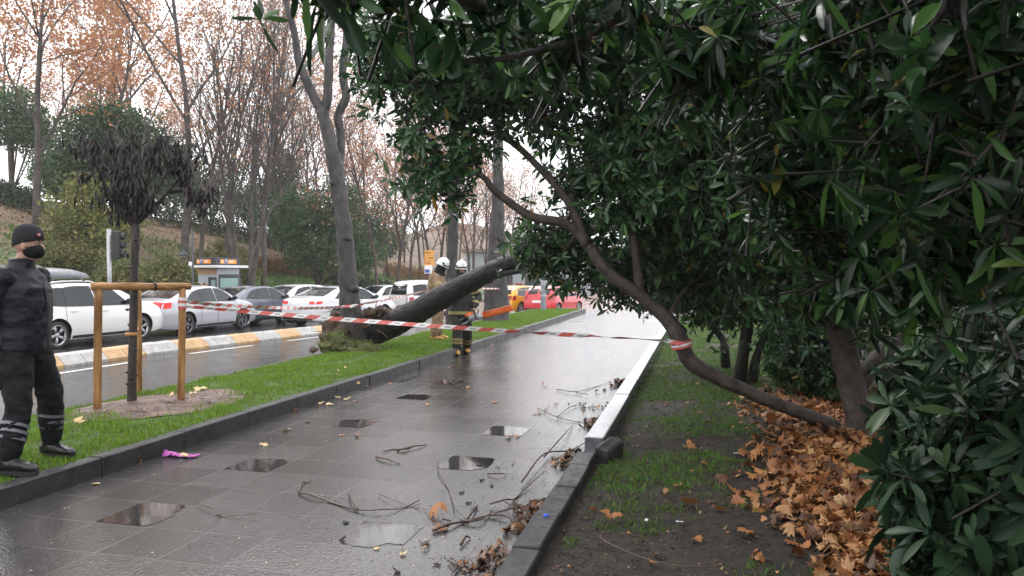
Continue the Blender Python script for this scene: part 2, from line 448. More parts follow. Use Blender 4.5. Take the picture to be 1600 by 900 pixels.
def whorls(pos, dirs, L, k=8, wfrac=.16, droop=.25, tilt=(45, 95), jit=.25):
    """rosettes of k leaves at shoot tips; returns V, F (quads)"""
    n = len(pos); N = n * k
    L = np.repeat(np.broadcast_to(L, n), k) * rng.uniform(.5, 1.22, N)
    ax = np.repeat(dirs, k, 0); p = np.repeat(pos, k, 0)
    ref = np.where(np.abs(ax[:, 2:3]) < .9, np.array([[0, 0, 1.0]]), np.array([[1.0, 0, 0]]))
    e1 = np.cross(ax, ref); e1 /= np.linalg.norm(e1, axis=1, keepdims=True); e2 = np.cross(ax, e1)
    phi = np.tile(np.arange(k) * 2 * np.pi / k, n) + np.repeat(rng.uniform(0, 6.28, n), k) + rng.normal(0, jit, N)
    rad = e1 * np.cos(phi)[:, None] + e2 * np.sin(phi)[:, None]
    tl = np.radians(rng.uniform(*tilt, N))[:, None]
    d = rad * np.sin(tl) + ax * np.cos(tl); d /= np.linalg.norm(d, axis=1, keepdims=True)
    p = p - ax * (rng.uniform(0, .35, N) * L)[:, None]
    nrm = ax * np.sin(tl) - rad * np.cos(tl)
    sd_ = np.cross(d, nrm); sd_ /= np.linalg.norm(sd_, axis=1, keepdims=True)
    roll = rng.normal(0, .3, N)[:, None]
    sd_, nrm = sd_ * np.cos(roll) + nrm * np.sin(roll), nrm * np.cos(roll) - sd_ * np.sin(roll)
    us = np.array([0, .12, .4, .68, .9, 1.0]); ws = np.array([.10, .16, .80, 1.0, .62, .03])
    W = (wfrac * L * rng.uniform(.8, 1.2, N))[:, None]
    dr = (droop * rng.uniform(.3, 1.7, N))[:, None]; cup = rng.uniform(.15, .5, N)[:, None]
    V = np.empty((N, len(us), 3, 3)); g = np.array([[0, 0, -1.0]])
    for i, (u, w) in enumerate(zip(us, ws)):
        c = p + d * (u * L)[:, None] + (g * .6 - nrm * .4) * (dr * L[:, None]) * u * u
        V[:, i, 1] = c
        V[:, i, 0] = c - sd_ * W * w + nrm * (cup * W * w)
        V[:, i, 2] = c + sd_ * W * w + nrm * (cup * W * w)
    m = len(us); q = []
    for i in range(m - 1):
        for j in range(2):
            q.append([i * 3 + j, i * 3 + j + 1, (i + 1) * 3 + j + 1, (i + 1) * 3 + j])
    F = (np.arange(N)[:, None, None] * (m * 3) + np.array(q)[None]).reshape(-1, 4)
    return V.reshape(-1, 3), F

def unit(a): return a / np.maximum(np.linalg.norm(a, axis=-1, keepdims=True), 1e-9)

def cloud(blobs, n_clump, per, sig, bias=2.0):
    """shoot tips in clumps inside ellipsoids [(center, (rx,ry,rz))...] -> pos, outward dir"""
    Ps, Ds = [], []
    vol = np.array([b[1][0] * b[1][1] * b[1][2] for b in blobs]) ** .67; vol /= vol.sum()
    for (c, r), f in zip(blobs, vol):
        k = max(3, int(n_clump * f)); c = np.array(c); r = np.array(r)
        q = unit(rng.normal(size=(k, 3))) * (rng.uniform(0, 1, (k, 1)) ** (1 / (bias + 1)))
        cc = np.repeat(c + q * r, per, 0)
        pp = cc + rng.normal(0, sig, cc.shape)
        Ps.append(pp); Ds.append(unit(unit((pp - c) / r) * .8 + unit(pp - cc) * .5 + rng.normal(0, .45, pp.shape)))
    return np.concatenate(Ps), np.concatenate(Ds)

def leafshape():
    """five-lobed plane leaf, unit size, as a fan of triangles around its middle"""
    pts = []
    lob = [(-90, .42), (-60, .30), (-38, .62), (-20, .50), (0, .80), (14, .55), (30, .62), (44, .46), (62, .90), (76, .66), (90, 1.0),
           (104, .66), (118, .90), (136, .46), (150, .62), (166, .55), (180, .80), (200, .50), (218, .62), (240, .30)]
    for a, r in lob: pts.append((r * .5 * math.cos(R(a)), r * .5 * math.sin(R(a)), 0))
    V = np.array([(0, -.05, 0)] + pts); n = len(pts)
    F = np.array([[0, 1 + i, 1 + (i + 1) % n] for i in range(n)])
    return V, F
LEAF_V, LEAF_F = leafshape()
def fallen(pos, size, tiltmax=.5, curl=.5):
    n = len(pos); m = len(LEAF_V)
    size = np.broadcast_to(size, n)
    A = np.tile(LEAF_V, (n, 1, 1)); r2 = (A[..., :2] ** 2).sum(-1)
    cx = rng.uniform(-curl, curl, (n, 1)); cy = rng.uniform(-curl, curl, (n, 1)); c0 = rng.uniform(-curl, curl * .6, (n, 1))
    A[..., 2] = A[..., 0] ** 2 * cx * 1.5 + A[..., 1] ** 2 * cy * 1.5 + r2 * c0 + rng.normal(0, .02, A.shape[:2])
    A *= size[:, None, None]
    yaw = rng.uniform(0, 6.28, n); tx = rng.normal(0, tiltmax * .5, n); ty = rng.normal(0, tiltmax * .5, n)
    def rot(A, i, j, t):
        c, s = np.cos(t)[:, None], np.sin(t)[:, None]; a, b = A[..., i].copy(), A[..., j].copy()
        A[..., i] = a * c - b * s; A[..., j] = a * s + b * c
    rot(A, 1, 2, tx); rot(A, 0, 2, ty); rot(A, 0, 1, yaw)
    A[..., 2] -= A[..., 2].min(1, keepdims=True) * .75
    A += pos[:, None, :]
    F = (np.arange(n)[:, None, None] * m + LEAF_F[None]).reshape(-1, 3)
    return A.reshape(-1, 3), F

LITTER = leafmat('plane_leaf_litter', [(0, (.07, .028, .012)), (.2, (.15, .060, .023)), (.5, (.31, .118, .036)), (.75, (.42, .185, .06)), (.92, (.48, .28, .13)), (1, (.06, .026, .014))], rough=.5, trans=.12)
PALE_LEAF = leafmat('pale_fallen_leaf', [(0, (.50, .32, .14)), (.5, (.58, .42, .18)), (1, (.40, .24, .11))], rough=.45, trans=.1)
GRASS = leafmat('grass_blades', [(0, (.075, .15, .015)), (.4, (.145, .27, .025)), (.75, (.22, .36, .04)), (.93, (.20, .29, .05)), (.97, (.28, .25, .09)), (1, (.22, .14, .06))], rough=.5, trans=.3, spec=.3)
BEDGRASS = leafmat('bed_grass_blades', [(0, (.045, .11, .012)), (.5, (.08, .19, .02)), (1, (.13, .26, .03))], rough=.5, trans=.3, spec=.3)

# --- grass of the strip (bare round the sapling and the roots)
SAP = G(206, 634, .13)
def strip_grass():
    n = 150000
    t = rng.uniform(0, 1, n) ** 1.7
    y = 2.5 + t * 28.6; x = rng.uniform(STRIP_L + .12, KX_L - .10, n)
    ang = np.arctan2(y - SAP.y - .15, x - SAP.x - .25)
    d = np.hypot((x - SAP.x - .25) / .72, (y - SAP.y - .15) / .92) + .16 * np.sin(ang * 3 + 1) + .10 * np.sin(ang * 7) + rng.normal(0, .14, n)
    keep = d > 1.0
    x, y = x[keep], y[keep]
    z = np.array([zstrip(a, b) for a, b in zip(x, y)]) - .005
    nz = np.array([mnoise.noise(Vector((a * 2.2, b * 2.2, 7))) + .5 * mnoise.noise(Vector((a * 7, b * 7, 3))) for a, b in zip(x, y)])
    kp = nz + rng.uniform(-.3, 1.3, len(x)) > -.15; x, y, z, nz = x[kp], y[kp], z[kp], nz[kp]
    h = rng.uniform(.02, .055, len(x)) * (1 + .9 * nz)
    blades('strip_grass', np.stack([x, y, z], 1), h, GRASS, wid=.0045 + 0)
strip_grass()
# bare soil round the sapling
mb = MB(); nn = 40
mb.grid(lambda u, v: (SAP.x + .25 + .82 * u * math.cos(v), min(SAP.y + .15 + 1.05 * u * math.sin(v), 99), zstrip(SAP.x + .25 + .82 * u * math.cos(v), SAP.y + .15 + 1.05 * u * math.sin(v)) + .008 + .05 * max(0, 1 - ((u * math.cos(v) + .3) ** 2 + (u * math.sin(v) + .15) ** 2) * 2.2) + .012 * mnoise.noise(Vector((u * math.cos(v) * 6, u * math.sin(v) * 6, 0)))), np.linspace(0.01, 1, 12), np.linspace(0, 2 * math.pi, nn))
o = mb.build('tree_pit_soil', pm('reddish_soil', (.045, .024, .015), (.17, .10, .075), scale=4, rough=.6, rvar=.25, bump=1.0, bscale=40))
if o.data.polygons[40].normal.z < 0: o.data.flip_normals()
setp(o, kind='structure')

# --- patchy grass of the right bed
def bed_grass():
    n = 190000
    y = 2.2 + rng.uniform(0, 1, n) ** 1.5 * 26; x = rng.uniform(KX_R + .2, 2.4, n)
    s = np.array([mnoise.noise(Vector((a * 1.5, b * 1.1, 9))) + .45 * mnoise.noise(Vector((a * 5, b * 5, 2))) for a, b in zip(x, y)])
    want = np.where(y > 9.5, .8, .07) - .40 * np.clip((x - .35) / .5, 0, 1) * (y < 11) - .35 * (y < 4.6)
    for (gx, gy, rad, am) in ((-.35, 6.1, .55, .75), (-.45, 5.2, .35, .5), (.1, 6.3, .35, .35), (-.2, 8.6, 1.0, .45), (-.75, 4.35, .16, .9)):
        want = want + am * np.exp(-((x - gx) ** 2 + (y - gy) ** 2) / rad ** 2)
    keep = s + want + rng.normal(0, .16, n) > .38
    x, y = x[keep], y[keep]
    z = np.array([zbed(a, b) for a, b in zip(x, y)]) - .004
    blades('bed_grass', np.stack([x, y, z], 1), rng.uniform(.015, .05, len(x)), BEDGRASS, wid=.0032, lean=1.1)
bed_grass()

# --- leaf litter: the drift under the evergreens, and the windrow along the kerb
def drift():
    n = 7000
    y = 2.3 + rng.uniform(0, 1, n) ** 1.25 * 8.5
    c = .95 + .08 * np.clip(y - 7, 0, 5) + .10 * np.sin(y * 1.9)
    x = c + rng.normal(0, 1, n) * .21 + .06
    far = y > 6.8
    x = np.where(far, x + rng.uniform(-.3, .9, n), x)
    x = np.clip(x, .1, 2.5)
    z = np.array([zbed(a, b) for a, b in zip(x, y)]) + .075 * np.exp(-((x - c - .1) / .32) ** 2) * rng.uniform(.0, 1, n) + .004
    V, F = fallen(np.stack([x, y, z], 1), rng.uniform(.06, .18, n), .75, 1.25)
    m = 700
    y2 = rng.uniform(2.4, 30, m); x2 = rng.uniform(KX_R + .25, 2.4, m)
    z2 = np.array([zbed(a, b) for a, b in zip(x2, y2)]) + .004
    V2, F2 = fallen(np.stack([x2, y2, z2], 1), rng.uniform(.03, .09, m), .5, .8)
    o = link('leaf_litter', np_mesh(np.concatenate([V, V2]), np.concatenate([F, F2 + len(V)])), LITTER)
    setp(o, kind='stuff')
    m = 1500
    y = 3.4 + rng.uniform(0, 1, m) ** 1.1 * 8; x = KX_R - .02 - np.abs(rng.normal(0, .15, m)) * (1 + .5 * np.sin(y * 2.2))
    kp = np.array([mnoise.noise(Vector((a * 2.0, b * 1.3, 6))) for a, b in zip(x, y)]) > .02; x, y = x[kp], y[kp]; m = len(x)
    V, F = fallen(np.stack([x, y, np.full(m, .004)], 1), rng.uniform(.015, .11, m) ** 1.0, .7, 1.3)
    o = link('kerbside_litter', np_mesh(V, F), leafmat('kerb_litter', [(0, (.025, .012, .008)), (.5, (.07, .03, .016)), (.75, (.20, .085, .04)), (1, (.36, .19, .09))], rough=.45, trans=.05))
    setp(o, kind='stuff')
    # crumbs: bud scales and bits of bark washed over the paving
    m = 2600
    y = 2.6 + rng.uniform(0, 1, m) ** 1.3 * 16; x = rng.uniform(KX_L + .02, KX_R - .02, m)
    near = rng.uniform(0, 1, m) < .55
    x = np.where(near, KX_R - np.abs(rng.normal(0, .55, m)), x); x = np.clip(x, KX_L + .02, KX_R - .01)
    V, F = fallen(np.stack([x, y, np.full(m, .003)], 1), rng.uniform(.006, .022, m), .3, .6)
    o = link('paving_crumbs', np_mesh(V, F), leafmat('crumbs', [(0, (.02, .014, .01)), (.55, (.05, .03, .02)), (.7, (.4, .3, .2)), (1, (.6, .5, .4))], rough=.5, trans=0))
    setp(o, kind='stuff')
drift()
def debris():
    n = 9000
    y = 2.2 + rng.uniform(0, 1, n) ** 1.5 * 12; x = rng.uniform(KX_R + .18, 2.3, n)
    z = np.array([zbed(a, b) for a, b in zip(x, y)]) + .002
    V, F = fallen(np.stack([x, y, z], 1), rng.uniform(.008, .04, n), .8, 1.2)
    setp(link('bed_debris', np_mesh(V, F), leafmat('bed_crumbs', [(0, (.012, .008, .005)), (.6, (.05, .03, .018)), (.85, (.13, .075, .04)), (1, (.26, .17, .09))], rough=.7, trans=0)), kind='stuff')
    n = 350
    a = SAP.x + .25 + .6 * rng.normal(0, .6, n); c = SAP.y + .15 + .75 * rng.normal(0, .6, n)
    z = np.array([zstrip(p, q) for p, q in zip(a, c)]) + .03
    V, F = fallen(np.stack([a, c, z], 1), rng.uniform(.012, .055, n), .4, .8)
    setp(link('pit_chips', np_mesh(V, F), leafmat('bark_chips', [(0, (.04, .02, .012)), (.6, (.09, .05, .032)), (.9, (.26, .16, .10)), (1, (.45, .30, .18))], rough=.7, trans=0)), kind='stuff')
debris()
# ================================================================== EVERGREENS ON THE RIGHT
BARK_DARK = pm('wet_dark_bark', (.014, .011, .009), (.045, .035, .030), scale=9, rough=.5, rvar=.2, bump=.9, bscale=40, stretch=(1, 1, .5))
BARK_BROWN = pm('brown_bark', (.026, .019, .016), (.085, .062, .050), scale=9, rough=.6, rvar=.2, bump=.9, bscale=45)
BARK_GREY = pm('grey_bark', (.018, .0155, .0155), (.066, .057, .055), scale=7, rough=.6, rvar=.2, bump=1.0, bscale=24, stretch=(1, 1, .45))
BARK_WET0 = pm('soaked_bark_plain', (.006, .005, .005), (.030, .026, .026), scale=4, rough=.5, spec=.2, rvar=.18, bump=1.0, bscale=34)
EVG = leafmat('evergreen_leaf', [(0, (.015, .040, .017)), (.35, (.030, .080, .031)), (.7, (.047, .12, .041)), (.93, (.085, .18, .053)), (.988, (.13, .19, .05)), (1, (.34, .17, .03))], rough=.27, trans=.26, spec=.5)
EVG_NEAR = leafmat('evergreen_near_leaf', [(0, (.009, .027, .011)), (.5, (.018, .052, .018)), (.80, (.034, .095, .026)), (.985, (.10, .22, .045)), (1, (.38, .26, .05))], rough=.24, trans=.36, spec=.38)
RHODO = leafmat('shrub_leaf', [(0, (.010, .026, .014)), (.5, (.019, .045, .022)), (.9, (.038, .080, .032)), (1, (.06, .095, .035))], rough=.36, trans=.12, spec=.22)

def twigs(mb, pos, dirs, L, rad=.004, share=.6):
    for p, d in zip(pos, dirs):
        if rnd.random() > share: continue
        p = Vector(p); d = Vector(d); l = L * rnd.uniform(.6, 1.6)
        side = Vector((rnd.uniform(-1, 1), rnd.uniform(-1, 1), rnd.uniform(-1, .3))) * .25
        mb.tube([p - d * l + side * l, p - d * l * .45, p], [rad * 1.6, rad * 1.2, rad * .6], 3, cap=False)

def evergreen(name, label, cat, base, trunks, limbs, blobs, nclump, per, sig, leaf, mat, bark, k=8, wfrac=.15, droop=.3, tilt=(40, 100), group=None, nseg=9, bias=1.2, twig=.22, extra=None):
    t = empty(name, base, 0, label, cat, group); inv = -Vector(base)
    sh = lambda pts: [Vector(p[:3]) + inv for p in pts]
    mb = MB(); nodes = []
    for pts in trunks:
        s = spline(pts, 7)
        mb.tube(sh(s), [p[3] * (1 + .06 * mnoise.noise(Vector(p[:3]) * 5)) for p in s], nseg + 3); nodes += [Vector(p[:3]) for p in s]
    tr = mb.build('trunk', bark, t); knobbly(tr, .012, 9)
    for pts in limbs:
        mb = MB(); s = spline(pts, 6); mb.tube(sh(s), [p[3] for p in s], nseg); nodes += [Vector(p[:3]) for p in s]; mb.build('limb', bark, t)
    for c, r in blobs:                                   # limbs that carry the leaf masses
        c = Vector(c); q = min(nodes, key=lambda a: (a - c).length)
        if (q - c).length < .15: continue
        m = (q + c) / 2 + Vector((rnd.uniform(-.1, .1), rnd.uniform(-.1, .1), rnd.uniform(-.15, .1)))
        mb = MB(); s = spline([(*q, .028), (*m, .02), (*c, .010)], 5); mb.tube(sh(s), [p[3] for p in s], 6)
        for _ in range(7):
            e = c + Vector((rnd.uniform(-1, 1) * r[0], rnd.uniform(-1, 1) * r[1], rnd.uniform(-1, 1) * r[2])) * .85
            a = q.lerp(c, rnd.uniform(.4, 1)); mm = (a + e) / 2 + Vector((rnd.uniform(-.08, .08),) * 3)
            mb.tube(sh([a, mm, e]), [.012, .008, .004], 4)
        mb.build('limb', bark, t)
    mb = MB()
    pos, dr = cloud(blobs, nclump, per, sig, bias)
    twigs(mb, pos + np.array(inv)[None], dr, twig)
    mb.build('branches', bark, t)
    V, F = whorls(pos, dr, leaf * rng.uniform(.75, 1.15, len(pos)), k, wfrac, droop, tilt)
    if extra:
        ep = np.array([tuple(e[0]) for e in extra]); ed = unit(np.array([e[1] for e in extra], float)); V2, F2 = whorls(ep, ed, np.array([e[2] for e in extra]), 6, .15, .5, (30, 110)); F = np.concatenate([F, F2 + len(V)]); V = np.concatenate([V, V2])
    link('foliage', np_mesh(V + np.array(inv)[None], F), mat, t)
    return t

def B(px, py, d, r, fx=1.0, fz=1.0):
    return (P(px, py, d), (r * fx, r, r * fz))
def Q(px, py, d, r): return (*P(px, py, d), r)

# the tree that leans along the ground and rises over the path
b0 = G(1318, 676, .06)
evergreen('evergreen_tree', 'evergreen tree leaning low over the bed with a crooked trunk tied with tape', 'tree', b0,
    [[(b0.x + .05, b0.y + .02, -.06, .066), Q(1300, 664, 7.32, .062), Q(1215, 632, 7.4, .064), Q(1130, 594, 7.45, .070), Q(1080, 566, 7.5, .080), Q(1062, 530, 7.5, .080), Q(1046, 503, 7.55, .076), Q(1000, 462, 7.6, .066), Q(950, 425, 7.6, .062), Q(920, 384, 7.65, .058)]],
    [[Q(920, 384, 7.65, .050), Q(885, 350, 7.7, .05), Q(830, 338, 7.7, .045), Q(775, 300, 7.7, .038), Q(752, 275, 7.7, .028), Q(700, 262, 7.7, .016)],
     [Q(918, 382, 7.65, .048), Q(890, 320, 7.7, .040), Q(845, 265, 7.75, .036), Q(790, 216, 7.8, .034), Q(725, 200, 7.8, .024), Q(660, 160, 7.8, .014)],
     [Q(960, 432, 7.6, .05), Q(905, 360, 7.8, .035), Q(892, 260, 8, .03), Q(880, 170, 8, .022)],
     [Q(1000, 462, 7.6, .05), Q(985, 330, 7.8, .04), Q(960, 200, 8.0, .03), Q(940, 80, 8.0, .02)],
     [Q(752, 275, 7.7, .025), Q(738, 235, 7.7, .018), Q(735, 190, 7.7, .012)]],
    [B(655, 120, 7.6, .55, 1, .9), B(745, 120, 7.6, .60), B(690, 258, 7.7, .36, .95, .95), B(640, 225, 7.8, .18), B(735, 225, 7.8, .20), B(860, 130, 8, .75), B(960, 260, 8, .62), B(880, 392, 8.4, .48, 1.1, .72), B(840, 372, 8.4, .24),
     B(960, 415, 8.5, .48, 1, .75), B(1050, 400, 8.5, .55, 1, .8), B(1045, 270, 7.8, .8), B(1090, 130, 7.5, .95), B(950, 60, 7.4, .55), B(1120, 420, 8.3, .50, 1, .7), B(610, 55, 7.4, .4), B(820, 40, 7.2, .6), B(900, 290, 8.2, .25)],
    600, 9, .14, .135, EVG, BARK_BROWN, k=8, wfrac=.15)

# the upright one behind it with a forked trunk
b1 = G(1345, 684, .05)
evergreen('evergreen_tree', 'upright evergreen tree with a forked brown trunk standing in the leaf drift', 'tree', b1,
    [[(b1.x, b1.y, -.08, .155), Q(1343, 650, 7.15, .135), Q(1330, 600, 7.2, .125), Q(1318, 540, 7.2, .12), Q(1305, 480, 7.25, .11), Q(1285, 400, 7.3, .10), Q(1270, 250, 7.3, .085), Q(1262, 60, 7.3, .07)]],
    [[Q(1335, 606, 7.2, .10), Q(1372, 560, 7.3, .085), Q(1415, 512, 7.5, .075), Q(1460, 440, 7.6, .06), Q(1500, 300, 7.6, .05), Q(1530, 120, 7.6, .04)]],
    [B(1195, 300, 6.9, .80), B(1190, 110, 6.6, .9), B(1290, 170, 6.4, .8), B(1330, 340, 6.6, .75), B(1230, 440, 7.2, .55, 1.1, .7), B(1340, 455, 7.0, .50, 1.1, .65), B(1440, 250, 6.6, .85), B(1430, 420, 6.6, .55), B(1480, 80, 6.3, .9), B(1560, 330, 6.4, .8), B(1130, 340, 7.6, .6), B(1400, 20, 6.2, .8), B(1560, 470, 6.6, .35)],
    560, 8, .15, .145, EVG, BARK_BROWN, k=8)

# three slim stems farther back
b2 = G(1160, 598, .04)
evergreen('evergreen_shrub', 'dark multi-stemmed evergreen behind the leaning trunk', 'shrub', b2,
    [[(b2.x - .05, b2.y, -.08, .10), Q(1160, 560, 10.6, .085), Q(1168, 500, 10.6, .08), Q(1160, 420, 10.6, .06)],
     [(b2.x + .12, b2.y, -.08, .08), Q(1182, 560, 10.6, .06), Q(1205, 500, 10.6, .055), Q(1235, 430, 10.6, .04)]],
    [], [B(1150, 440, 10.6, .75), B(1235, 440, 10.4, .7), B(1090, 425, 10.8, .5, 1, .8), B(1160, 340, 10.6, 1.0), B(1290, 430, 10, .7)],
    300, 8, .16, .15, EVG, BARK_DARK)
b2 = G(1134, 572, .04)
evergreen('evergreen_shrub', 'thin crooked evergreen stem at the edge of the sunlit grass', 'shrub', b2,
    [[(b2.x, b2.y, -.08, .085), Q(1133, 555, 12.2, .075), Q(1128, 528, 12.2, .06), Q(1105, 500, 12.2, .05), Q(1085, 470, 12.2, .045), Q(1070, 420, 12.2, .035)]],
    [], [B(1070, 450, 12.2, .42, 1.2, .6), B(1020, 440, 12.5, .5, 1.2, .6), B(1125, 480, 12.0, .30, 1, .7), B(1050, 380, 12.4, .6)], 150, 8, .15, .15, EVG, BARK_DARK)

# low dark bush between the stems and the fork
b3 = G(1268, 612, .05)
evergreen('laurel_bush', 'low dark laurel bush between the slim stems and the forked trunk', 'bush', b3,
    [[(b3.x, b3.y, -.05, .03), (b3.x, b3.y, .5, .02), (b3.x + .1, b3.y, 1.0, .01)]], [],
    [B(1255, 560, 9.2, .38), B(1300, 520, 9.2, .42), B(1235, 510, 9.4, .35), B(1290, 595, 9.0, .28)], 150, 7, .10, .12, EVG, BARK_DARK)

# the near evergreen standing right of the camera, its boughs overhead
be = Vector((2.05, 1.1, .03))
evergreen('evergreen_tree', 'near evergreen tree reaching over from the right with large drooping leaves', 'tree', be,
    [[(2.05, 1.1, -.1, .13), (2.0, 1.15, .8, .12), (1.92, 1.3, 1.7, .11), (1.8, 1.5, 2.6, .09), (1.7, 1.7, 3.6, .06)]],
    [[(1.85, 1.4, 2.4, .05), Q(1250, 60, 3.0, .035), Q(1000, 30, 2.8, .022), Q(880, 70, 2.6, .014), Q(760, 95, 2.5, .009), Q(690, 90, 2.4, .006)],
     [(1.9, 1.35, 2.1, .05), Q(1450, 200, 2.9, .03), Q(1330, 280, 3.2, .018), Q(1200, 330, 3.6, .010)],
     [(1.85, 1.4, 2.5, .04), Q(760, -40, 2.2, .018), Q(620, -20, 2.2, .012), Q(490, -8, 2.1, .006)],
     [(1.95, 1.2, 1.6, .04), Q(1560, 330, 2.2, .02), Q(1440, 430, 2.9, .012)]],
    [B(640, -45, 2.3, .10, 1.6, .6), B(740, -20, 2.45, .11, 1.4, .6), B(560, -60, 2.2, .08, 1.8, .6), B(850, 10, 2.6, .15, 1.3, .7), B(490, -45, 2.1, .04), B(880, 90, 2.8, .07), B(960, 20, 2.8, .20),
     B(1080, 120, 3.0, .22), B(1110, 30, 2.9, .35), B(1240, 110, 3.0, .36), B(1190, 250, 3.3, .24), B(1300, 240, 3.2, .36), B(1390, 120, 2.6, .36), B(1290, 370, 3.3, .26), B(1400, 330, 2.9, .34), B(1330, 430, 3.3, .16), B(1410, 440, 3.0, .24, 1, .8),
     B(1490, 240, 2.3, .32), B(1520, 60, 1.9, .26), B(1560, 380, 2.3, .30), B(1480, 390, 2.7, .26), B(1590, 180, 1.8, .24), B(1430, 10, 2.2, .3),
     (Vector((1.2, .6, 3.3)), (1.2, 1.2, .5)), (Vector((.2, .9, 3.5)), (1.0, 1.0, .4)), (Vector((1.4, -1.0, 3.0)), (1.2, 1.2, .8)), (Vector((2.6, .2, 2.2)), (.6, 1.2, .9)), (Vector((2.4, 2.4, 3.2)), (.8, 1.0, .6)), (Vector((1.3, 2.6, 3.6)), (.9, .9, .4)), (Vector((2.7, 2.2, 1.6)), (.4, .9, .8)), (Vector((2.2, -1.6, 1.8)), (.7, 1.2, 1.2)), (Vector((2.3, 3.6, 3.4)), (.9, 1.1, .6))],  # unseen leaf masses overhead and behind the camera, added to shade the right side
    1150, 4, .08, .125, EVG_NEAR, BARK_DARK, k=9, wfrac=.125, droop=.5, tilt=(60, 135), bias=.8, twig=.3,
    extra=[(P(x_, y_, d_), (rnd.uniform(-1, .2), rnd.uniform(-.5, .5), rnd.uniform(-1, -.1)), rnd.uniform(.13, .18)) for x_, y_, d_ in ((498, -8, 2.1), (530, 2, 2.15), (565, 8, 2.2), (600, -5, 2.2), (630, 8, 2.25), (668, 30, 2.4), (705, 50, 2.45), (740, 62, 2.5), (778, 38, 2.5), (690, -5, 2.3), (835, 60, 2.6), (865, 35, 2.6), (800, 5, 2.5), (905, 60, 2.7), (920, 20, 2.7))])

# the shrub in the lower right corner
br_ = Vector((1.75, 2.9, .03))
evergreen('rhododendron_shrub', 'large leaved shrub filling the corner beside the orange leaf drift', 'shrub', br_,
    [[(1.75, 2.9, -.05, .03), (1.75, 2.9, .4, .02), (1.9, 3.0, 1.0, .01)], [(1.7, 2.9, -.05, .025), (1.5, 2.8, .3, .015), (1.3, 2.7, .5, .008)]], [],
    [B(1520, 830, 2.75, .24), B(1590, 760, 2.7, .32), B(1480, 730, 3.4, .24), B(1560, 670, 3.6, .34), B(1600, 880, 2.6, .22), B(1620, 620, 3.4, .34), B(1460, 660, 4.2, .22), B(1525, 885, 2.6, .15), B(1500, 600, 4.4, .3), B(1590, 520, 4.0, .3), B(1650, 740, 2.9, .4)],
    430, 4, .09, .15, RHODO, BARK_DARK, k=9, wfrac=.13, droop=.22, tilt=(55, 100), bias=1.5, twig=.25)

# dense evergreens along the fence, closing the right side behind
for (x, y, lab, s) in ((3.6, 9.5, 'dark bush grown through the lattice fence behind the forked trunk', 1.0), (3.5, 14.0, 'tall dark bush by the fence far down the planting bed', 1.15), (3.9, 5.2, 'bush leaning on the lattice fence at the right edge', .9)):
    evergreen('laurel_bush', lab, 'bush', (x, y, .03), [[(x, y, -.05, .05), (x, y, 1.0, .04), (x + .1, y, 2.4, .02)]], [],
        [(Vector((x, y, 2.3 * s)), (.8, 1.3, .9)), (Vector((x + .3, y + .6, 1.6)), (.7, .9, .6)), (Vector((x - .1, y - .6, 3.0 * s)), (.8, 1.0, .8))], 170, 7, .16, .16, EVG, BARK_DARK)

# ================================================================== LATTICE FENCE ON A STONE BASE
FX = 2.75
fen = empty('lattice_fence', (FX, 8, .03), 0, 'dark iron lattice fence on a low stone wall behind the shrubs', 'fence')
IRON = pm('black_iron', (.008, .008, .009), (.02, .019, .018), scale=20, rough=.5)
STONE = pm('mossy_stone', (.07, .065, .055), (.17, .155, .13), scale=6, rough=.7, bump=.5, bscale=30)
def fpart(mb, name, mat, **k):
    o = mb.build(name, mat, fen, smooth=False, **k); o.matrix_parent_inverse = Matrix.Translation(fen.location).inverted(); return o
mb = MB()
for k in range(24): mb.box((FX, 1.5 + k * .9, .22), (.34, .893, .44), ch=.012)
fpart(mb, 'base_wall', STONE)
mb = MB()
for k in range(18): mb.box((FX, 1.5 + k * 1.2, .475), (.44, 1.19, .07), ch=.02)
fpart(mb, 'coping', STONE)
for k in range(5):
    yb = 2.4 + k * 3.6
    mb = MB()
    for s in (1, -1):
        for j in range(int(3.2 / .13) + 14):
            a = j * .13 - 1.55 * (s > 0); q0, q1 = a, a + 1.55 * s if s > 0 else a - 1.55
            p0 = Vector((FX + .008 * s, yb + q0, .62)); p1 = Vector((FX + .008 * s, yb + (q0 + 1.55 if s > 0 else q0 - 1.55), 2.35))
            lo, hi = yb + .05, yb + 3.4
            def clip(p, q):
                d = q - p; t0, t1 = 0.0, 1.0
                for lim, sg in ((lo, 1), (hi, -1)):
                    f0, f1 = sg * (p.y - lim), sg * (q.y - lim)
                    if f0 < 0 and f1 < 0: return None
                    if f0 < 0: t0 = max(t0, f0 / (f0 - f1))
                    if f1 < 0: t1 = min(t1, f0 / (f0 - f1))
                return (p + d * t0, p + d * t1) if t1 > t0 + .01 else None
            c = clip(p0, p1)
            if c: mb.tube(c, .008, 4)
    fpart(mb, 'lattice_panel', IRON)
    mb = MB()
    for z in (.60, 2.37): mb = MB(); mb.box((FX, yb + 1.73, z), (.04, 3.36, .04)); fpart(mb, 'rail', IRON)
for k in range(6):
    mb = MB(); mb.box((FX, 2.33 + k * 3.6, 1.5), (.14, .14, 1.96), ch=.01); mb.ball((FX, 2.33 + k * 3.6, 2.54), .08, 10); fpart(mb, 'post', IRON)
# stone pedestal in front of the fence
pc = P(1432, 590, 8.7); pc.z = 0
pe = empty('stone_pedestal', (pc.x, pc.y, .03), 0, 'low grey stone pedestal with a wide cap behind the forked trunk', 'pedestal')
mb = MB(); mb.box((0, 0, .22), (.62, .5, .5), ch=.02); mb.build('block', STONE, pe, smooth=False)
mb = MB(); mb.box((0, 0, .53), (.95, .66, .12), ch=.045); mb.build('cap', STONE, pe, smooth=False)

